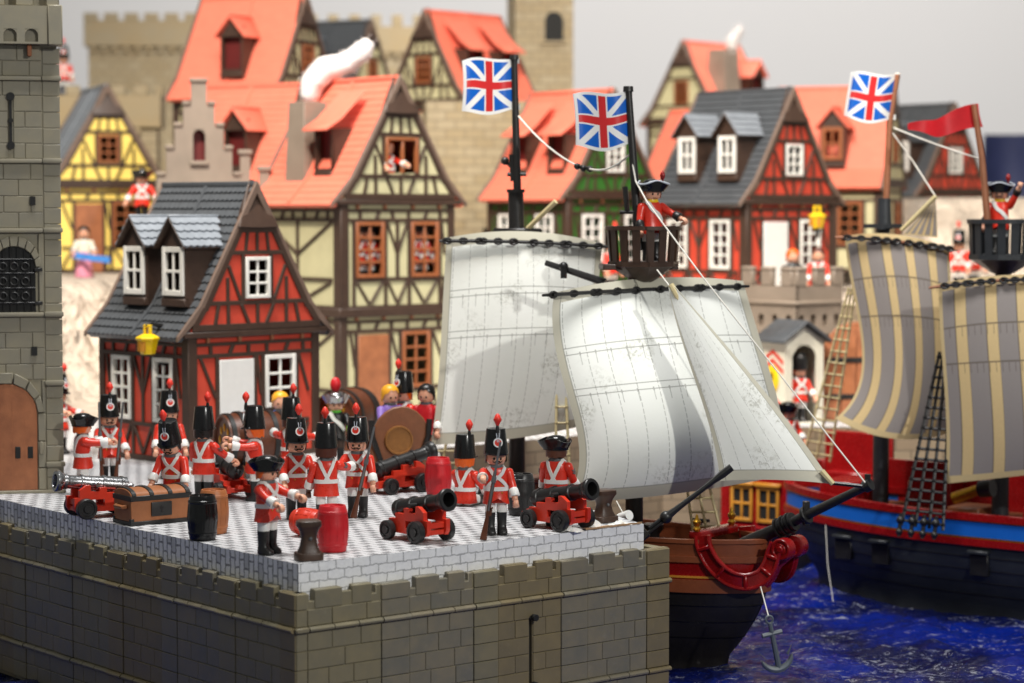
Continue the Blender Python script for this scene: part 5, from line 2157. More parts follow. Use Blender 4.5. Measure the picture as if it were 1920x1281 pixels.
def flag(root, rows, nm='flag', mat='union_flag'):
    fn = to_local(root, net_surface(rows))
    f2 = lambda u, v: fn(u, v) + root.matrix_world.inverted().to_3x3() @ Vector((0, .6 * math.sin(u * 6.0 + .6), .22 * math.sin(u * 6.3 + v + .5)))
    o = part(nm, MB().sheet(f2, 20, 16, .14), mat, root, smooth=70)
    a, c = f2(1, .03), f2(1, .97)
    for p in (a, c):
        mb = MB()
        q = loc(root, p) if False else p
        mb.tube([p + Vector((0, 0, -.3)), p + Vector((0, 0, .3))], .33, 10)
        part('flag_clip', mb, 'white_plastic', o)
    return o


def yard(root, p, q, mat='spar_black', clips=((.05, .24), (.26, .44), (.56, .74), (.76, .94)), r=.2, bow=0.0, cm='spar_black', up=.0):
    """a spar with links clipped along the head of the sail"""
    p, q = loc(root, p), loc(root, q)
    f = lambda t: p.lerp(q, t) + Vector((0, 0, bow * 4 * t * (1 - t)))
    part('yard', MB().tube([f(k / 12) for k in range(13)], [r * .7] + [r] * 11 + [r * .7], 8), mat, root)
    fwd = root.matrix_world.inverted().to_3x3() @ Vector((0, -1, 0))
    for a, b in clips:
        mb = MB()
        n = 3
        for k in range(n):
            c = f(a + (b - a) * k / (n - 1)) + fwd * .32
            d = (q - p).normalized()
            w = d.cross(fwd).normalized()
            mb.tube([c + (d * math.cos(i * .698) * .42 + w * math.sin(i * .698) * .27) for i in range(10)], .15, 5, False)
        pts = [f(a + (b - a) * k / 6) + fwd * .32 for k in range(7)]
        mb.tube(pts, .17, 6)
        part('sail_clip', mb, cm, root)


def ratline(root, tops, bots, n, mat, r=.14, nm='ratline'):
    mb = MB()
    T = [loc(root, p) for p in tops]
    B = [loc(root, p) for p in bots]
    for a, b in zip(T, B):
        mb.tube([a, b], r, 6)
    for k in range(n):
        t = (k + .5) / n
        pts = [a.lerp(b, t) for a, b in zip(T, B)]
        for c, d in zip(pts, pts[1:]):
            mb.tube([c, d], r * .85, 5)
        for c in pts:
            mb.ball(c, r * 1.5, 6, 4)
    return part(nm, mb, mat, root)


def rope(root, pts, r=.08, mat='rope', sag=0.0, nm='rope'):
    P = [loc(root, p) for p in pts]
    out = []
    for a, b in zip(P, P[1:]):
        for k in range(8):
            t = k / 8
            q = a.lerp(b, t)
            q.z -= sag * 4 * t * (1 - t)
            out.append(q)
    out.append(P[-1])
    return part(nm, MB().tube(out, r, 6), mat, root)


class Hull:
    def __init__(s, x0, x1, beam, top, rake, keel=-18.0, full=5.0, zf=-7.0, flip=False, sheer=.9):
        s.flip, s.sheer = flip, sheer
        s.x0, s.x1, s.beam, s.top, s.rake, s.keel, s.full, s.zf = x0, x1, beam, top, rake, keel, full, zf

    def p(s, t, z, side, out=0.0):
        lowf = max(0.0, min(1.0, (s.zf - z) / (s.zf + 16.5)))
        mir = -1 if s.flip else 1
        x1 = s.x1 - s.rake * lowf ** 1.5
        x = s.x0 + (x1 - s.x0) * t
        b = s.beam * (1 - t ** s.full) ** .62 * (1 - .28 * lowf ** 2) * (.86 + .14 * min(1, t * 4))
        return Vector((mir * (x + (out if t > .97 else 0)), side * (b + out), z + s.sheer * max(0, t - .6) ** 1.5))

    def core(s, z0, z1, n=26, m=8):
        mb = MB()
        rs = []
        for k in range(n):
            t = k / (n - 1)
            t = 1 - (1 - t) ** 1.7
            t = min(t, .9995)
            ring = [s.p(t, z1 + (z0 - z1) * j / m, -1) for j in range(m + 1)] + [s.p(t, z0 + (z1 - z0) * j / m, 1) for j in range(m + 1)]
            rs.append(ring)
        return mb.rings(rs)

    def band(s, z0, z1, out, n=30, th=.35, t0=0.0):
        mb = MB()
        path = []
        for k in range(n):
            t = t0 + (1 - t0) * (1 - (1 - k / (n - 1)) ** 1.9)
            path.append((min(t, .9995), -1))
        path += [(t, 1) for t, _ in reversed(path)]
        mb.rings([[s.p(t, z0, sd, out), s.p(t, z1, sd, out), s.p(t, z1, sd, out - th), s.p(t, z0, sd, out - th)] for t, sd in path])
        return mb


def ship_one():
    rz = math.atan2(-.6, .8)
    t = thing('sailing_ship', 'black hulled sailing ship with white sails moored behind the cannon terrace', 'ship', (12.6, 235, 0), rz, 'toy sailing ships')
    bpy.context.view_layer.update()
    L = lambda px, py, Y: loc(t, at_d(px, py, Y))
    H = Hull(-25, 15.7, 6.3, -2.4, 4.6, zf=-9.0)
    part('hull', H.core(-18.4, -8.9), 'hull_black', t, smooth=50)
    for z in (-10.6, -12.3, -14.0):
        part('plank_line', H.band(z - .04, z + .04, .04, th=.2), 'black_gloss', t)
    part('wale', H.band(-9.2, -7.9, .3), 'hull_brown', t, smooth=40)
    part('strake', H.band(-7.9, -6.2, .08), 'red_dark', t, smooth=40)
    part('trim_line', H.band(-7.75, -7.55, .2), 'window_ochre', t, smooth=40)
    part('rail', H.band(-6.2, -5.6, .32), 'hull_brown', t, smooth=40)
    part('bulwark', H.band(-5.6, -4.3, .12), 'hull_brown', t, smooth=40)
    part('gunwale', H.band(-4.3, -3.9, .3, th=.6), 'hull_brown', t, smooth=40)
    mb = MB()
    pts = [H.p(min(.985, k / 20), -5.7, -1, -.3) for k in range(21)] + [H.p(min(.985, k / 20), -5.7, 1, -.3) for k in range(20, -1, -1)]
    mb.add(pts + [p - Vector((0, 0, .4)) for p in pts], [tuple(range(42)), tuple(range(83, 41, -1))])
    part('deck', mb, 'deck', t)
    # raised stern, just visible between the sail and the terrace
    part('sterncastle', MB().box(-24, -15.5, -6.1, 6.1, -5.6, -.8), 'deck', t, .15)
    part('sterncastle_rail', MB().box(-24.2, -15.2, -6.4, 6.4, -.8, -.2), 'hull_brown', t, .15)
    # bowsprit with its iron collar and cap
    b0, b1 = Vector((7.5, 0, -7.5)), Vector((26.9, 0, 2.4))
    d = (b1 - b0).normalized()
    part('bowsprit', MB().tube([b0, b0.lerp(b1, .35), b0.lerp(b1, .6), b1], [.85, .8, .5, .4], 14), 'spar_black', t)
    mb = MB()
    for k in range(6):
        c = b0.lerp(b1, .5 + .016 * k)
        mb.tube([c - d * .1, c + d * .1], 1.08 if k % 2 == 0 else .95, 16)
    part('collar', mb, 'black_sat', t)
    mb = MB()
    c = b0.lerp(b1, .655)
    mb.tube([c - d * .2, c + d * .2], .92, 14)
    mb.beam(c + Vector((0, 0, -1.0)), c + Vector((0, 0, 1.4)), .6, .7)
    part('cap', mb, 'black_sat', t, .06)
    mb = MB()
    mb.tube([b1 - d * .3, b1 + d * .4], .62, 12)
    mb.tube([b1 + Vector((0, 0, .2)), b1 + Vector((0, 0, 1.1))], .3, 8)
    part('sprit_end', mb, 'black_sat', t)
    # red scrolled head rails, one each side of the bow: flat curved boards with raised edges
    def on_side(px, py, o_):
        k = (px - 960) / F
        x = (k * (235 - .8 * o_) - 12.6 + .6 * o_) / (.8 + .6 * k)
        return (x, loc(t, at_d(px, py, 235 - .6 * x - .8 * o_)).z, o_)
    arc = [on_side(*q) for q in ((1321, 1004, 4.1), (1325, 1028, 4.1), (1342, 1058, 3.9), (1370, 1082, 3.4), (1402, 1091, 2.8), (1432, 1083, 2.2), (1448, 1062, 1.8), (1455, 1040, 1.6), (1462, 1022, 1.5))]
    cu = on_side(1470, 1030, 1.5)
    for sd in (-1, 1):
        P = [Vector((x, sd * o_, z)) for x, z, o_ in arc]
        fine = []
        for k in range(len(P) - 1):
            for q in range(4):
                tt = q / 4
                p0, p1, p2, p3 = P[max(k - 1, 0)], P[k], P[k + 1], P[min(k + 2, len(P) - 1)]
                fine.append(.5 * ((2 * p1) + (p2 - p0) * tt + (2 * p0 - 5 * p1 + 4 * p2 - p3) * tt ** 2 + (3 * p1 - p0 - 3 * p2 + p3) * tt ** 3))
        fine.append(P[-1])
        rs, e0, e1 = [], [], []
        for k, p in enumerate(fine):
            tg = (fine[min(k + 1, len(fine) - 1)] - fine[max(k - 1, 0)]).normalized()
            lat = Vector((0, sd, 0))
            lat = (lat - tg * lat.dot(tg)).normalized()
            nn = tg.cross(lat).normalized()
            w = .74 - .1 * k / len(fine)
            rs.append([p + nn * w + lat * .22, p - nn * w + lat * .22, p - nn * w - lat * .3, p + nn * w - lat * .3])
            e0.append(p + nn * w + lat * .25)
            e1.append(p - nn * w + lat * .25)
        h = part('head_rail', MB().rings(rs), 'red_dark', t, smooth=50)
        for e in (e0, e1):
            part('rail_moulding', MB().tube(e, .2, 8), 'red_dark', h)
        for k in (4, 10, 16, 22, 27):
            part('rail_rib', MB().beam(e0[k], e1[k], .4, .4, (0, sd, 0)), 'red_dark', h, .1)
        mb = MB()
        mb.T = Matrix.Translation((cu[0], sd * cu[2], cu[1])) @ Matrix.Rotation(R(-90) * sd, 4, 'X')
        mb.lathe([(.95, -.9), (1.08, -.8), (1.08, .3), (.98, .42), (.82, .42), (.74, .3), (.56, .3), (.48, .42), (.32, .42), (.24, .55), (.05, .55)], 24)
        part('scroll', mb, 'red_dark', t, smooth=40)
    part('stem_scroll', MB().tube([(13.8, 0, -9.4), (14.8, 0, -8.6), (16.0, 0, -7.2), (16.8, 0, -5.8), (cu[0], 0, cu[1])], [.8, .9, .9, .9, .95], 12), 'red_dark', t)
    part('catfall', MB().box(8.9, 10.4, -3.6, 3.6, -3.9, -3.1), 'red_dark', t, .25, 2)
    for sd in (-1, 1):
        mb = MB()
        mb.T = Matrix.Translation((9.7, sd * 3.3, -3.1))
        mb.lathe([(.3, 0), (.42, .25), (.25, .5), (.4, .8), (.42, 1.0), (.2, 1.25), (.12, 1.6), (.05, 1.7)], 12)
        part('finial', mb, 'gold', t)
        mb = MB()
        mb.T = Matrix.Translation((4.5, sd * 5.6, -3.9))
        mb.tube([(-1.1, 0, .55), (0, 0, .42), (1.1, 0, .55)], [.16, .26, .16], 7)
        mb.tube([(0, 0, 0), (0, 0, .45)], .2, 7)
        part('cleat', mb, 'black_sat', t)
    part('capstan', MB().lathe([(.9, -5.6), (1.0, -5.4), (.7, -4.9), (.7, -3.9), (1.1, -3.4), (1.1, -2.9), (.3, -2.8)], 14), 'black_sat', t, loc=(4.0, -2.6, 0))
    # masts
    fm, mm = Vector((0, 0, 0)), loc(t, (0.55, 250.5, 0))
    for base, ztop, r in ((fm, 23.4, .95), (mm, 27.0, .95)):
        part('mast', MB().tube([(base.x, base.y, -5), (base.x, base.y, ztop)], [r, r * .8], 14), 'spar_black', t)
    part('topmast', MB().tube([L(1199, 470, 235), L(1178, 166, 235.5)], [.5, .36], 10), 'spar_black', t)
    mb = MB()
    part('truck', MB().tube([L(1178, 172, 235.5), L(1178, 162, 235.5)], [.55, .5], 10), 'spar_black', t)
    mb.tube([L(1176, 395, 235), L(1172, 350, 235)], .28, 8)
    mb.tube([L(1162, 398, 235), L(1195, 398, 235)], .2, 8)
    part('topmast_fitting', mb, 'spar_black', t)
    Y = 249.8
    part('topmast', MB().tube([L(971, 400, Y), L(964, 105, Y)], [.46, .34], 10), 'spar_black', t)
    mb = MB()
    part('truck', MB().tube([L(964, 112, Y), L(964, 103, Y)], [.5, .46], 10), 'spar_black', t)
    mb.tube([L(951, 327, Y), L(987, 327, Y)], .22, 8)
    mb.tube([L(963, 340, Y), L(960, 290, Y)], .35, 8)
    mb.ball(L(947, 302, Y), .45, 8, 6)
    mb.tube([L(947, 302, Y), L(958, 312, Y)], .2, 6)
    mb.tube([L(968, 430, Y), L(967, 358, Y)], .85, 12)
    mb.tube([L(967, 361, Y), L(967, 355, Y)], 1.0, 12)
    part('topmast_fitting', mb, 'spar_black', t)
    part('masthead', MB().box(mm.x - 2.2, mm.x + 2.2, mm.y - 1.6, mm.y + 1.6, 26.2, 26.8), 'spar_black', t, .15)
    # sails
    sail(t, [[(1040, 549, 229), (1216, 522, 234.9), (1393, 527, 241)], [(1050, 690, 227.6), (1240, 668, 229.2), (1432, 660, 239.5)],
             [(1084, 822, 226.2), (1272, 806, 226.2), (1466, 785, 238)], [(1060, 942, 226.8), (1262, 926, 227.5), (1475, 890, 238)]], 'sail_white')
    sail(t, [[(838, 446, 246.5), (985, 434, 246.5), (1130, 457, 246)], [(830, 580, 246), (985, 570, 244.6), (1120, 575, 244.5)],
             [(822, 715, 245.5), (975, 708, 244), (1110, 700, 243.5)], [(807, 834, 245.5), (950, 824, 244), (1085, 800, 243.5)]], 'sail_white')
    # jib: a triangle, its head narrow
    sail(t, [[(1254, 538, 226.5), (1258, 537, 226), (1264, 536, 225.5)], [(1284, 655, 223.5), (1322, 655, 222), (1362, 648, 221.5)],
             [(1325, 780, 221), (1392, 780, 219), (1462, 770, 218.5)], [(1350, 902, 219.5), (1455, 900, 217), (1562, 908, 215.5)]], 'jib_white')
    yard(t, at_d(1017, 554, 227.4), at_d(1404, 537, 240.2), bow=.12)
    yard(t, at_d(823, 452, 245.9), at_d(1141, 463, 245.5), bow=.2)
    part('boom', MB().tube([L(1023, 493, 238), L(1135, 530, 236)], [.3, .42], 8), 'spar_black', t)
    mb = MB()
    mb.tube([L(1057, 502, 236.6), L(1057, 522, 236.6)], .34, 8)
    mb.ball(L(1057, 500, 236.8), .5, 8, 6)
    part('block', mb, 'black_sat', t)
    part('gaff', MB().tube([L(990, 428, 249), L(1042, 378, 247)], [.28, .3], 8), 'net_beige', t)
    # crow's nest
    n0 = L(1206, 492, 235)
    n0 = Vector((0.6, 0.6, n0.z))
    nest = part('crow_nest', MB().lathe([(.9, -2.0), (1.2, -1.9), (3.3, -.5), (3.7, -.4), (3.7, .1), (.2, .1)], 8), 'bollard', t, loc=n0, smooth=20)
    part('nest_platform', MB().box(-4.4, 3.4, -1.4, 1.4, -.75, -.15), 'bollard', t, .1, loc=n0, rot=(0, 0, R(45)))
    for k in range(16):
        a0 = 2 * math.pi * k / 16
        mb = MB()
        rs = []
        for z, r in ((.05, 3.5), (3.3, 3.75)):
            rs.append([(r * math.cos(a0 - .115), r * math.sin(a0 - .115), z), (r * math.cos(a0 + .115), r * math.sin(a0 + .115), z), ((r - .25) * math.cos(a0 + .115), (r - .25) * math.sin(a0 + .115), z), ((r - .25) * math.cos(a0 - .115), (r - .25) * math.sin(a0 - .115), z)])
        mb.rings(rs)
        part('stave', mb, 'bollard', nest)
    mb = MB()
    mb.rings([[(r * math.cos(k * math.pi / 12), r * math.sin(k * math.pi / 12), z) for k in range(24)] for r, z in ((3.45, 3.3), (3.95, 3.3), (3.95, 3.7), (3.45, 3.7), (3.45, 3.3))], False, False)
    part('nest_rim', mb, 'bollard', nest)
    # flags
    flag(t, [[(866, 116, 250), (917, 108, 250), (968, 113, 250)], [(869, 162, 250), (918, 158, 250), (968, 162, 250)], [(866, 212, 250), (918, 212, 250), (970, 207, 250)]])
    flag(t, [[(1074, 178, 235.5), (1128, 173, 235.5), (1180, 172, 235.5)], [(1079, 226, 235.5), (1131, 225, 235.5), (1183, 222, 235.5)], [(1080, 276, 235.5), (1134, 280, 235.5), (1185, 271, 235.5)]])
    # ropes
    rope(t, [at_d(972, 218, 249.6), at_d(1084, 312, 244)], .11, sag=.6)
    rope(t, [at_d(1106, 317, 243), at_d(1182, 288, 236)], .11, sag=.7)
    mb = MB()
    mb.tube([L(1080, 312, 244), L(1110, 317, 243)], .2, 7)
    for p in ((1082, 312), (1094, 316), (1106, 317)):
        mb.ball(L(*p, 243.5), .36, 8, 6)
    part('rope_block', mb, 'black_sat', t)
    rope(t, [at_d(1183, 290, 235.2), at_d(1192, 340, 234.5), at_d(1214, 380, 230.5), at_d(1318, 520, 224), at_d(1622, 905, 213.5)], .085)
    rope(t, [at_d(1562, 906, 215.4), at_d(1618, 912, 213.8)], .2, 'black_sat', nm='jib_tack')
    rope(t, [at_d(1232, 506, 230), at_d(1258, 540, 226)], .07)
    mb = MB()
    mb.tube([L(1258, 534, 225.8), L(1275, 562, 225.2)], [.3, .34], 8)
    part('jib_head', mb, 'net_beige', t)
    mb = MB()
    mb.tube([L(1540, 884, 215.6), L(1562, 908, 215.2)], [.34, .26], 8)
    part('jib_clew', mb, 'net_beige', t)
    # black strut with a forked foot leaning over the bow
    a, c = at_d(1196, 1010, 213.5), at_d(1372, 876, 213.5)
    pts = [Vector(a).lerp(Vector(c), k / 10) for k in range(11)]
    mb = MB()
    mb.tube([loc(t, p) for p in pts[3:]], [.42, .3, .26, .24, .24, .26, .38, .36], 8)
    mb.tube([loc(t, pts[0]), loc(t, pts[1])], [.55, .5], 8)
    for s_ in (-.34, .34):
        mb.tube([loc(t, pts[1] + Vector((s_ * .6, 0, s_))), loc(t, pts[3] + Vector((s_ * .6, 0, s_)))], .17, 6)
    mb.ball(loc(t, pts[3]), .6, 10, 7)
    part('strut', mb, 'black_sat', t)
    mb = MB()
    mb.tube([L(1163, 972, 219), L(1180, 966, 218)], .5, 14)
    part('rope_spool', mb, 'white_plastic', t)
    rope(t, [at_d(1156, 940, 224), at_d(1170, 966, 218.5)], .06)
    # ratlines
    ratline(t, [at_d(846, 700, 252), at_d(856, 700, 252), at_d(866, 700, 252)], [at_d(793, 925, 250), at_d(822, 925, 250), at_d(852, 925, 250)], 10, 'net_beige', .15)
    ratline(t, [at_d(1250, 640, 240), at_d(1256, 640, 240), at_d(1262, 640, 240)], [at_d(1300, 1000, 231), at_d(1326, 1000, 231), at_d(1352, 1000, 231)], 14, 'net_beige', .15)
    ratline(t, [at_d(1046, 600, 246), at_d(1054, 600, 246)], [at_d(1040, 960, 240), at_d(1072, 960, 240)], 12, 'net_beige', .15)
    return t


SHIP1 = ship_one()
bpy.context.view_layer.update()
figure('toy sailor in red coat and white-edged tricorne standing in the crow nest below the flag', at_d(1222, 489, 234.6), R(22), hat='tricorne_trim', hair='hair_orange', straps=False, sash=True, cuff='black_sat', collar='yellow_plastic', arms=(4, 40), out=(6, 30), group='toy sailors', name='toy_sailor', cat='toy sailor')


def ship_two():
    rz = math.atan2(-.61, .79)
    t = thing('sailing_ship', 'dark grey ship with blue and red stripes and striped brown sails', 'ship', (44.1, 272.9, 0), rz, 'toy sailing ships')
    bpy.context.view_layer.update()
    L = lambda px, py, Y: loc(t, at_d(px, py, Y))
    H = Hull(-46, 12.6, 8.0, -5, 4.5, full=5.5, zf=-8.9, flip=True, sheer=4.0)
    part('hull', H.core(-18, -8.9), 'hull_grey', t, smooth=50)
    for k in range(4):
        z = -10.3 - 1.5 * k
        part('plank_line', H.band(z - .05, z + .05, .05, th=.2), 'hull_black', t)
    part('wale', H.band(-9.0, -8.2, .35), 'red_dark', t, smooth=40)
    part('gold_line', H.band(-8.2, -8.0, .2), 'gold', t, smooth=40)
    part('stripe', H.band(-8.0, -6.3, .12), 'stripe_blue', t, smooth=40)
    part('gold_line', H.band(-6.3, -6.15, .2), 'gold', t, smooth=40)
    part('gunwale', H.band(-6.15, -5.4, .35, th=.9), 'red_dark', t, smooth=40)
    mb = MB()
    pts = [H.p(min(.985, k / 20), -7.0, -1, -.4) for k in range(21)] + [H.p(min(.985, k / 20), -7.0, 1, -.4) for k in range(20, -1, -1)]
    mb.add(pts + [p - Vector((0, 0, .4)) for p in pts], [tuple(range(42)), tuple(range(83, 41, -1))])
    part('deck', mb, 'deck', t)
    for x in (-2.0, 3.4, 16.5, 26):
        tt = (46 - x) / 58.6
        p = H.p(tt, -11.0, -1, .1)
        g_ = part('gun_port', MB().box(p.x - 1.1, p.x + 1.1, p.y - .18, p.y + .3, -12.4, -10.0), 'black_sat', t, .06)
        part('port_lid', MB().box(p.x - 1.25, p.x + 1.25, p.y - .75, p.y + .1, -9.9, -9.5), 'hull_grey', g_, .08)
    part('stem_post', MB().tube([H.p(.9995, z, 1, .2) for z in (-13, -11, -9, -7.5, -6, -4.6)], [.35, .4, .45, .45, .45, .4], 8), 'red_dark', t)
    part('far_bulwark', MB().box(-3, 20, 6.2, 6.9, -7.0, -1.6), 'red_dark', t, .12)
    part('forecastle', MB().box(-6.5, -1.5, -3.4, 3.4, -7.0, -3.6), 'red_dark', t, .2)
    part('bench', MB().box(2.4, 8, 2.2, 6.0, -7.0, -3.4), 'red_dark', t, .2)
    part('hatch', MB().box(10, 14, -2.4, 2.4, -7.0, -5.6), 'deck', t, .15)
    part('near_bulwark', MB().box(22, 40, -7.9, -7.3, -5.4, -4.2), 'red_dark', t, .12)
    # masts
    part('mast', MB().tube([(0, 0, -8), (0, 0, 27)], [1.0, .85], 14), 'hull_grey', t)
    fm = loc(t, (56.4, 263.4, 0))
    part('mast', MB().tube([(fm.x, fm.y, -8), (fm.x, fm.y, 22.5)], [1.0, .9], 14), 'hull_grey', t)
    part('topmast', MB().tube([L(1661, 400, 272), L(1668, 230, 272), L(1683, 140, 272)], [.42, .36, .34], 9), 'spar_brown', t)
    mb = MB()
    mb.tube([L(1658, 430, 272), L(1658, 372, 272)], [.9, .75], 12)
    mb.box(-1.8, 1.8, -1.5, 1.5, 26.6, 27.1)
    part('masthead', mb, 'hull_grey', t)
    part('topmast', MB().tube([L(1853, 430, 262), L(1842, 300, 262), L(1826, 196, 262)], [.42, .38, .34], 9), 'spar_brown', t)
    sail(t, [[(1584, 443, 270), (1682, 440, 269), (1780, 466, 268)], [(1604, 570, 270), (1700, 565, 267), (1784, 580, 267)], [(1616, 690, 269), (1706, 705, 266), (1786, 705, 266)], [(1566, 785, 268), (1670, 822, 266), (1780, 812, 266)]], 'sail_striped')
    sail(t, [[(1760, 532, 259), (1890, 516, 257), (2020, 520, 255)], [(1766, 660, 258.5), (1896, 650, 254.5), (2030, 650, 253)], [(1774, 780, 258), (1905, 780, 253.5), (2036, 765, 252)], [(1772, 907, 258), (1905, 893, 254), (2036, 878, 252)]], 'sail_striped')
    yard(t, at_d(1566, 445, 269.6), at_d(1796, 470, 267.4), 'spar_brown', clips=((.1, .32), (.34, .5), (.6, .78), (.8, .93)), bow=.3)
    yard(t, at_d(1742, 540, 258.6), at_d(2035, 524, 254), 'spar_brown', clips=((.1, .24), (.26, .4), (.48, .62)), bow=.4)
    part('gaff', MB().tube([L(1690, 432, 271), L(1755, 368, 269)], [.25, .28], 8), 'net_beige', t)
    sail(t, [[(1752, 372, 270), (1753, 371, 270), (1754, 370, 270)], [(1722, 408, 270), (1738, 408, 270), (1756, 406, 270)], [(1694, 440, 270), (1724, 442, 270), (1758, 446, 270)]], 'sail_striped', 8, 8, nm='topsail')
    flag(t, [[(1597, 137, 272), (1640, 137, 272), (1684, 140, 272)], [(1590, 180, 272), (1633, 182, 272), (1680, 184, 272)], [(1584, 220, 272), (1628, 228, 272), (1675, 226, 272)]])
    fn = to_local(t, net_surface([[(1703, 236, 262), (1768, 216, 262), (1829, 196, 262)], [(1702, 242, 262), (1768, 236, 262), (1832, 220, 262)], [(1703, 248, 262), (1768, 252, 262), (1838, 240, 262)]]))
    part('pennant', MB().sheet(lambda u, v: fn(u, v) + Vector((0, .7 * math.sin(u * 8), .3 * math.sin(u * 8 + 1))), 18, 8, .14), 'red_barrel', t, smooth=70)
    nest = part('crow_nest', MB().lathe([(.9, -2.2), (1.4, -2.0), (3.6, -.6), (4.0, -.5), (4.0, .1), (.2, .1)], 10), 'hull_grey', t, loc=(fm.x, fm.y, 23.6), smooth=20)
    for k in range(16):
        a0 = 2 * math.pi * k / 16
        mb = MB()
        mb.rings([[(r * math.cos(a0 - .12), r * math.sin(a0 - .12), z), (r * math.cos(a0 + .12), r * math.sin(a0 + .12), z), ((r - .25) * math.cos(a0 + .12), (r - .25) * math.sin(a0 + .12), z), ((r - .25) * math.cos(a0 - .12), (r - .25) * math.sin(a0 - .12), z)] for z, r in ((.05, 3.8), (3.6, 3.95))])
        part('stave', mb, 'hull_grey', nest)
    mb = MB()
    mb.rings([[(r * math.cos(k * math.pi / 12), r * math.sin(k * math.pi / 12), z) for k in range(24)] for r, z in ((3.6, 3.6), (4.15, 3.6), (4.15, 4.1), (3.6, 4.1), (3.6, 3.6))], False, False)
    part('nest_rim', mb, 'hull_grey', nest)
    rope(t, [at_d(1676, 240, 271.8), at_d(1838, 298, 263)], .1, sag=.15)
    rope(t, [at_d(1674, 250, 271.8), at_d(1710, 300, 271), at_d(1755, 370, 269)], .09)
    ratline(t, [at_d(1592, 540, 276), at_d(1598, 540, 276), at_d(1604, 540, 276)], [at_d(1506, 858, 280), at_d(1530, 862, 280), at_d(1556, 866, 280)], 15, 'net_beige', .17)
    ratline(t, [at_d(1762, 660, 262), at_d(1769, 660, 262), at_d(1776, 660, 262), at_d(1783, 660, 262)], [at_d(1690, 985, 257.6), at_d(1716, 988, 256.9), at_d(1742, 991, 256.2), at_d(1768, 995, 255.4)], 17, 'black_sat', .2)
    for k in range(4):
        mb = MB()
        p, q = L(1690 + 22 * k, 962 + 2 * k, 257.6 - .8 * k), L(1685 + 22 * k, 1006 + 2 * k, 257.4 - .8 * k)
        mb.tube([p, q], .24, 7)
        mb.ball(p.lerp(q, .3), .5, 8, 6)
        mb.ball(p.lerp(q, .8), .42, 8, 6)
        part('chain_plate', mb, 'black_sat', t)
    mb = MB()
    mb.tube([L(1790, 935, 262), L(1835, 918, 260)], [.75, .6], 12)
    part('deck_gun', mb, 'gold', t)
    mb = MB()
    mb.tube([L(1838, 917, 260), L(1862, 915, 259)], 1.0, 12)
    part('windlass', mb, 'black_sat', t)
    rope(t, [at_d(1548, 985, 266.6), at_d(1552, 1060, 265.4), at_d(1562, 1128, 264)], .05, 'rope')
    return t



def stern_ship():
    """the red stern of a third ship lying between the two others"""
    rz = math.atan2(-.61, .79)
    t = thing('ship_stern', 'red ship stern with two ochre windows behind the front bowsprit', 'ship', (45.9, 290.9, -2.1), rz, 'toy sailing ships')
    t.scale = (1.065, 1.065, 1.065)
    part('quarter_wall', MB().box(-16.2, -6.2, -8.2, -7.5, -9.5, -1.9), 'red_dark', t, .12)
    part('quarter_wall', MB().box(-16.2, -6.2, -.7, 0, -9.5, -1.2), 'red_dark', t, .12)
    part('stern_wall', MB().box(-16.2, -15.5, -7.5, -.7, -9.5, -1.2), 'red_dark', t, .12)
    part('stern_wall', MB().box(-6.9, -6.2, -7.5, -.7, -9.5, -2.4), 'red_dark', t, .12)
    part('poop_deck', MB().box(-15.5, -6.9, -7.5, -.7, -2.3, -1.66), 'deck', t, .05)
    part('hull', MB().rings([[(-15.8, -8.0, -9.5), (-6.4, -8.0, -9.5), (-6.4, -.2, -9.5), (-15.8, -.2, -9.5)], [(-14.6, -6.6, -14.4), (-6.4, -6.6, -14.4), (-6.4, -.8, -14.4), (-14.6, -.8, -14.4)]]), 'hull_black', t, .2)
    part('waist_wall', MB().box(-6.1, 3.0, -.7, 0, -9.5, 2.4), 'red_dark', t, .12)
    part('waist_wall', MB().box(-6.1, 3.0, -5.2, -4.6, -9.5, -4.0), 'red_dark', t, .12)
    part('waist_deck', MB().box(-6.1, 3.0, -4.6, -.7, -6.2, -5.6), 'red_dark', t, .1)
    part('locker', MB().box(-4.6, 1.0, -3.2, -.9, -5.6, -2.2), 'red_dark', t, .2)
    part('rail', MB().box(-16.4, -6.0, -8.4, -7.3, -1.9, -1.5), 'red_dark', t, .12)
    part('sill_moulding', MB().box(-16.3, -6.1, -8.55, -8.2, -9.3, -8.9), 'red_dark', t, .1)
    for x in (-14.6, -10.9):
        w = MB()
        w.T = Matrix.Translation((x, -8.2, -8.4))
        W_, Hh = 3.1, 4.3
        w.box(0, .4, -.35, 0, 0, Hh)
        w.box(W_ - .4, W_, -.35, 0, 0, Hh)
        w.box(.4, W_ - .4, -.35, 0, 0, .4)
        w.box(.4, W_ - .4, -.35, 0, Hh - .4, Hh)
        w.box(W_ / 2 - .15, W_ / 2 + .15, -.28, 0, .4, Hh - .4)
        w.box(.4, W_ / 2 - .15, -.26, 0, Hh / 2 - .15, Hh / 2 + .15)
        w.box(W_ / 2 + .15, W_ - .4, -.26, 0, Hh / 2 - .15, Hh / 2 + .15)
        f = part('stern_window', w, 'window_ochre', t, .05)
        part('pane', MB().box(x + .3, x + W_ - .3, -8.3, -8.21, -8.1, -4.4), 'stone_shadow', f)
        part('lintel', MB().box(x - .25, x + W_ + .25, -8.8, -8.2, -4.1, -3.6), 'window_ochre', f, .1)


stern_ship()

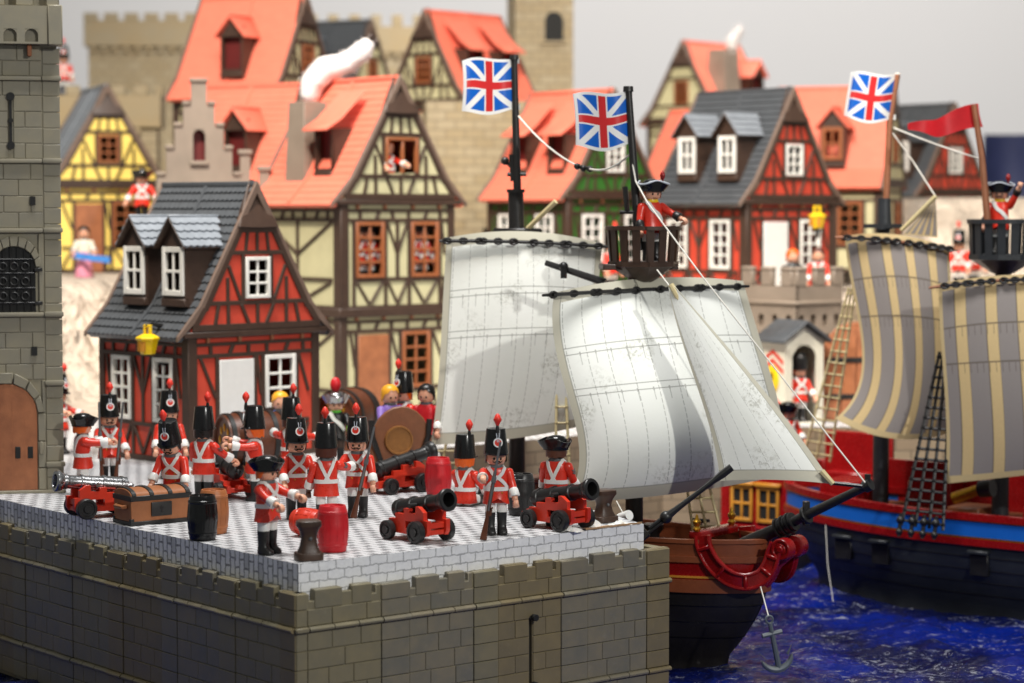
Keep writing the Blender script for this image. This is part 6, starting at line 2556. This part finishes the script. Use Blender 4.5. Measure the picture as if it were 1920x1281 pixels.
SHIP2 = ship_two()
bpy.context.view_layer.update()
nz = SHIP2.matrix_world @ Vector((0, 0, 0))
figure('toy sailor waving from the grey crow nest beside the red pennant', (at_d(1874, 400, 263).x, 263, 23.75), R(-14), hat='tricorne_trim', hair='hair_brown', straps=False, sash=True, cuff='black_sat', collar='yellow_plastic', arms=(10, 140), out=(8, 20), mustache=True, group='toy sailors', name='toy_sailor', cat='toy sailor')
figure('toy officer with black tricorne on the red stern of the striped-sail ship', (at_d(1478, 770, 290).x, 290, -3.86), R(30), hat='tricorne', hair='hair_brown', arms=(20, 20), group='toy sailors', name='toy_sailor', cat='toy sailor')


def anchor():
    p = at_d(1452, 1210, 216)
    t = thing('anchor', 'grey anchor hanging on a cord from the bow above the water', 'anchor', p, R(10), ry=R(-12))
    t.scale = (1.15, 1.4, 1.15)
    mb = MB()
    mb.tube([(0, 0, 1.9), (0, 0, -1.9)], [.18, .26], 8)
    part('shank', mb, 'anchor_grey', t)
    part('stock', MB().tube([(-.85, 0, 1.0), (.85, 0, 1.0)], .2, 8), 'anchor_grey', t)
    mb = MB()
    mb.tube([(1.35 * math.sin(a), 0, -.75 - 1.3 * math.cos(a)) for a in [R(-75 + 15 * k) for k in range(11)]], [.1, .2, .24, .27, .3, .3, .3, .27, .24, .2, .1], 8)
    for s_ in (-1, 1):
        mb.add([(s_ * 1.5, 0, -.2), (s_ * .95, -.3, -1.0), (s_ * .95, .3, -1.0), (s_ * 1.05, 0, -.75)], [(0, 1, 2), (0, 2, 3), (0, 3, 1), (1, 3, 2)])
    part('arms', mb, 'anchor_grey', t)
    mb = MB()
    mb.tube([(.3 * math.cos(a), 0, 2.2 + .32 * math.sin(a)) for a in [i * .7 for i in range(10)]], .1, 6, False)
    part('ring', mb, 'anchor_grey', t)
    bpy.context.view_layer.update()
    inv = t.matrix_world.inverted()
    top = inv @ Vector(at_d(1426, 1100, 218))
    part('cord', MB().tube([top, Vector((0, 0, 2.5))], .06, 5), 'rope', t)


anchor()
# ------------------------------------------------------------------ the garrison on the terrace
def shako_feet(plume_y):
    return (plume_y - 145.2) / .6276


figure('officer in tricorne reaching forward beside the black barrel and red barrel', G(502, 1038), R(58), hat='tricorne', hair='hair_orange', arms=(52, 64), out=(4, -4))
figure('moustached soldier in shako facing the officer, arms lowered, left of the back-turned soldier', G(556, 972), R(24), arms=(20, 14), mustache=True, hair='hair_black', tip=0)
figure('dark haired soldier with his back turned and one arm stretched sideways', G(612, 985), R(190), arms=(66, 10), out=(34, 4), hair='hair_brown', skin='skin_dark', chevron=True)
figure('soldier with curled moustache holding a musket upright in front of him', G(671, 969), R(-6), arms=(62, 10), mustache=True, hair='hair_black')
musket('musket held upright by the soldier with curled moustache', G(664, 972) + Vector((0, -1.2, .2)), R(0), rx=R(-6), ry=R(13))
figure('orange haired soldier pointing sideways in front of the lying cask', G(478, 938), R(-84), arms=(88, 82), hair='hair_orange')
figure('dark haired soldier with raised arms behind the moustached pair', G(547, 915), R(170), arms=(70, 80), out=(30, 30), hair='hair_brown', skin='skin_dark')
figure('moustached soldier bending over the treasure chest', G(329, 968), R(-14), arms=(34, 24), lean=16, mustache=True, hair='hair_black')
figure('soldier seen from behind, standing right next to the bending soldier', G(383, 940), R(158), arms=(34, 8), out=(26, 6), hair='hair_black', chevron=True)
figure('soldier in shako half hidden behind the bending soldier, in front of the red house window', G(318, 897), R(16), arms=(14, 10), hair='hair_brown')
figure('soldier holding muskets next to the grey tower', G(205, 908), R(20), arms=(60, 22), mustache=True, hair='hair_orange')
musket('longer grey-tipped musket held next to the tower, leaning outwards', G(214, 912) + Vector((.3, -1.1, .2)), R(10), rx=R(-4), ry=R(6))
musket('second musket held next to the tower, closest to the tricorne soldier', G(199, 912) + Vector((-.2, -1.2, .2)), R(-10), rx=R(-4), ry=R(-3))
figure('orange haired soldier in tricorne pointing across from the tower door', G(156, 928), R(112), hat='tricorne', hair='hair_orange', arms=(78, 74), out=(4, -6))
figure('soldier half hidden by the edge of the grey tower', G(112, 852), R(60), arms=(70, 60), hair='hair_brown')
figure('soldier standing guard with musket between the two black cannons', G(930, 1001), R(10), arms=(74, 8), mustache=True, hair='hair_black', chevron=True)
musket('musket with steel barrel held upright between the two black cannons', G(906, 1012) + Vector((0, -.2, 0)), R(0), rx=R(-3), ry=R(10))
figure('orange haired soldier sitting on the terrace in front of the white sail', G(872, 948), R(150), arms=(30, 40), seated=True, hair='hair_orange')
figure('dark skinned officer in tricorne seen from behind next to the cannon by the sails', G(1043, 986), R(158), hat='tricorne', hair='skin_dark', skin='skin_dark', arms=(16, 12), chevron=True)

# people of the quay behind
people = 'toy townspeople on the quay'
figure('yellow haired toy figure behind the lying cask', G(526, 868), R(10), hat=None, hair='hair_yellow', coat='stripe_blue', legs='bollard', straps=False, group=people, name='toy_figure', cat='toy figure')
figure('toy figure in silver hat with red feather and green collar', G(630, 872), R(12), hat='silver', hair='hair_yellow', coat='black_sat', legs='bollard', straps=False, collar='green_plastic', cuff='green_plastic', arms=(20, 34), sash=True, group=people, name='toy_figure', cat='toy figure')

# guns
fwd = math.atan2(-.80, .60)
cannon('black cannon on red carriage standing alone beside the red barrel', G(783, 1012), math.atan2(-.74, .67))
cannon('black cannon on red carriage closest to the white sails', G(1046, 990), math.atan2(-.70, .72))
cannon('silver cannon on red carriage beside the treasure chest', G(186, 968), math.atan2(-.5, -.87), 'silver', elev=7)
cannon('black cannon on red carriage behind the soldiers near the chest', G(424, 930), R(120), elev=6)
cannon('black cannon on red carriage in front of the brown wagon', G(748, 922), R(36), elev=14)

chest('brown treasure chest with dark iron bands and lock plate', G(286, 978), R(36))
cask('glossy black barrel beside the treasure chest', G(380, 1011), 'black_gloss', R(20))
cask('light brown barrel half hidden behind the glossy black one', G(401, 999), 'barrel_brown', R(50))
cask('bright red barrel standing beside the brown bollard', G(624, 1033), 'red_barrel', R(10))
cask('red barrel lying on its side behind the brown bollard', G(596, 1012) + Vector((0, 1.6, 1.25)), 'red_carriage', R(-30), 2.6, 1.05, rot=(0, R(-90), 0))
cask('red barrel standing behind the sitting soldier', G(822, 930), 'red_barrel', R(30))
cask('black barrel standing behind the soldier on guard', G(977, 965), 'black_sat', R(15))
bollard('dark brown bollard at the terrace corner in front of the red barrel', G(579, 1049), R(20))
bollard('dark brown bollard near the torn paper corner by the ship', G(1132, 978), R(35), 3.0, 1.15)


# ------------------------------------------------------------------ wagons and casks behind the soldiers
def lying_cask(label, loc, rz, r=3.0, Lg=8.2, name='wine_cask'):
    t = thing(name, label, 'cask', loc, rz, 'large lying casks')
    zc = r + 1.0
    mb = MB()
    mb.T = Matrix.Translation((0, 0, zc)) @ Matrix.Rotation(R(90), 4, 'Y')
    pr = [(r * .1, -Lg / 2 + .3), (r * .8, -Lg / 2 + .3), (r * .82, -Lg / 2), (r * .9, -Lg / 2), (r * .97, -Lg / 4), (r, 0), (r * .97, Lg / 4), (r * .9, Lg / 2), (r * .82, Lg / 2), (r * .8, Lg / 2 - .3), (r * .1, Lg / 2 - .3)]
    mb.lathe(pr, 30)
    part('cask_body', mb, 'musket_wood', t)
    for x in (-Lg / 2 + .5, -Lg / 4, Lg / 4, Lg / 2 - .5):
        mb = MB()
        mb.T = Matrix.Translation((x, 0, zc)) @ Matrix.Rotation(R(90), 4, 'Y')
        q = r * (.93 if abs(x) > Lg / 3 else .985)
        mb.rings([[(rr * math.cos(k * math.pi / 15), rr * math.sin(k * math.pi / 15), z) for k in range(30)] for rr, z in ((q - .1, -.25), (q + .1, -.25), (q + .1, .25), (q - .1, .25), (q - .1, -.25))], False, False)
        part('hoop', mb, 'iron', t)
    for k in range(8):       # painted gilt leaves on the end board
        a = 2 * math.pi * k / 8
        mb = MB()
        mb.T = Matrix.Translation((-Lg / 2 + .28, r * .45 * math.cos(a), zc + r * .45 * math.sin(a))) @ Matrix.Rotation(R(-90), 4, 'Y')
        mb.ball((0, 0, 0), (r * .16, r * .1, .12), 8, 5)
        part('gilt_leaf', mb, 'gold', t)
    for x in (-Lg / 3, Lg / 3):
        part('chock', MB().box(x - .5, x + .5, -r * .9, r * .9, 0, 1.5), 'deck', t, .1)
    part('tap', MB().tube([(-Lg / 2 - .9, 0, 2.6), (-Lg / 2 + .3, 0, 2.6)], .22, 7), 'net_beige', t)
    return t


lying_cask('large brown cask lying on chocks in front of the white door', G(474, 893), R(28), 3.05, 7.0)
lying_cask('large brown cask with gilt end lying against the tall cream house', G(652, 842), R(62), 3.2, 6.0)


def wagon():
    c = G(752, 902)
    t = thing('brown_wagon', 'brown wagon with curved side board and round gilt disc behind the cannon', 'wagon', c, R(14))
    arc = [(-3.4, 1.0), (3.4, 1.0)] + [(3.4 * math.cos(math.pi * k / 12), 2.6 + 5.4 * math.sin(math.pi * k / 12) ** .8) for k in range(13)]
    part('side_board', MB().prism(arc, -.3, .3), 'wagon_brown', t, .1)
    part('bed', MB().box(-4, 4.5, .3, 5.8, 1.2, 1.9), 'deck', t, .1)
    mb = MB()
    mb.T = Matrix.Translation((-.3, -.3, 4.4)) @ Matrix.Rotation(R(90), 4, 'X')
    mb.lathe([(.1, .25), (1.3, .25), (1.35, .4), (1.5, .4), (1.55, .0)], 26)
    part('gilt_disc', mb, 'gold_dull', t)
    for x, x2 in ((-3.3, -1.9), (3.0, 1.6)):
        part('strap', MB().tube([(x, -.5, 6.6), (x + (x2 - x) * .1, -.6, 4.8), (x2, -.55, 1.2)], [.34, .3, .3], 7), 'iron', t)
    for x in (-2.8, 3.2):
        for y in (.9, 5.2):
            mb = MB()
            mb.T = Matrix.Translation((x, y, 1.0)) @ Matrix.Rotation(R(90), 4, 'X')
            mb.lathe([(.2, -.2), (1.0, -.2), (1.0, .2), (.2, .2)], 18)
            part('wheel', mb, 'bollard', t)
    return c


plastic('gold_dull', rgb(144, 96, 46), .45, .15, 2, metal=.2)
c = wagon()
ex, ey = Vector((math.cos(R(14)), math.sin(R(14)), 0)), Vector((-math.sin(R(14)), math.cos(R(14)), 0))
figure('toy figure with yellow hair and purple sleeves on the brown wagon', c + ex * -.6 + ey * 3.0 + Vector((0, 0, 1.9)), R(30), hat=None, hair='hair_yellow', coat='purple', legs='bollard', straps=False, arms=(30, 60), group=people, name='toy_figure', cat='toy figure')
figure('soldier in shako standing on the brown wagon in front of the brown door', c + ex * 1.3 + ey * 5.0 + Vector((0, 0, 1.9)), R(-40), arms=(10, 30), hair='hair_orange')
figure('black haired toy figure in red next to the edge of the rear white sail', c + ex * 3.4 + ey * 3.0 + Vector((0, 0, 1.9)), R(-20), hat=None, hair='hair_black', coat='red_barrel', legs='bollard', straps=False, group=people, name='toy_figure', cat='toy figure')

# ------------------------------------------------------------------ soldiers and people of the upper town
town = 'toy soldiers in the upper town'


def far_fig(label, px, py_base, Y, rz, **k):
    k.setdefault('group', town)
    return figure(label, at_d(px, py_base, Y), rz, **k)


castle_block('pale stone rampart behind the slate roof dormers', 'castle_wall', at(232, 338), 6, 7, 5, 0, 26.4, 'far_stone', cren=False)
p = at(268, 340)
figure('soldier in black tricorne standing above the slate roof near the yellow house', (p[0], p[1], 26.45), R(8), hat='tricorne', hair='hair_black', legs='black_sat', arms=(10, 10), out=(24, 24), group=town)
p = at(158, 366)
figure('toy woman in pink skirt holding a blue cloth in front of the yellow house', (p[0], p[1], hill_z(p[0], 366) + .1), R(10), hat=None, hair='hair_black', coat='box_cream', skirt='pink', straps=False, arms=(40, 40), group=people, name='toy_figure', cat='toy figure')
o = part('blue_cloth', MB().sheet(lambda u, v: (p[0] - 1.5 + 6 * u, 363.5 + .4 * math.sin(u * 9), hill_z(p[0], 366) + 3.2 + 1.0 * v - .8 * u), 12, 4, .3), 'cloth_blue', None, smooth=70)
tag(o, 'blue cloth held by the toy woman in pink', 'cloth')
figure('soldier on the far pale parapet partly behind the grey tower', (at(112, 428)[0], 434, 50.05), R(10), arms=(10, 10), hair='hair_brown', group=town)
H2 = Vector((*at(637, 309), 0))
e1, e2 = Vector((math.cos(R(40)), math.sin(R(40)), 0)), Vector((-math.sin(R(40)), math.cos(R(40)), 0))
figure('orange haired toy figure in red leaning at the gable window of the tall cream house', H2 + e1 * 8.7 + e2 * .9 + Vector((0, 0, 30.2)), R(36), hat=None, hair='hair_orange', arms=(50, 60), straps=True, group=town)
for k, (x, y, lb) in enumerate(((3.9, 1.45, 'soldier behind the upper brown window nearest the slate roof, standing closer to the corner'), (6.0, 1.7, 'soldier behind the upper brown window nearest the slate roof, standing farther from the corner'),
                                (13.1, 1.45, 'soldier behind the upper brown window next to the rear sail, standing nearer the middle post'), (15.2, 1.7, 'soldier behind the upper brown window next to the rear sail, standing nearer the sail'))):
    figure(lb, H2 + e1 * x + e2 * y + Vector((0, 0, 18.5)), R(30), hat='bearskin', hair='hair_orange', arms=(10, 10), group=town)
figure('orange haired toy figure looking over the stone balcony', (at(1486, 325)[0], 325, 15.05), R(6), hat=None, hair='hair_orange', coat='black_sat', straps=False, group=people, name='toy_figure', cat='toy figure')
figure('soldier standing by the white window behind the balcony lantern', (at(1534, 333)[0], 333, 15.1), R(-10), hat=None, hair='hair_brown', group=town)
p = at(1146, 352)
figure('soldier in shako in front of the green house window', (p[0], p[1], 16.1), R(40), hair='hair_black', group=town)
p = at(915, 394)
figure('soldier in shako below the pale castle wall beside the flagged mast', (p[0], p[1], 16.1), R(30), hair='hair_black', group=town)
p = at(1798, 366)
figure('soldier in front of the red house behind the grey crow nest, nearer the flag mast', (p[0], p[1], 16.1), R(-20), hair='hair_black', group=town)
p = at(1826, 372)
figure('soldier in front of the red house behind the grey crow nest, nearer the sailor', (p[0], p[1], 16.1), R(10), hair='hair_brown', group=town)
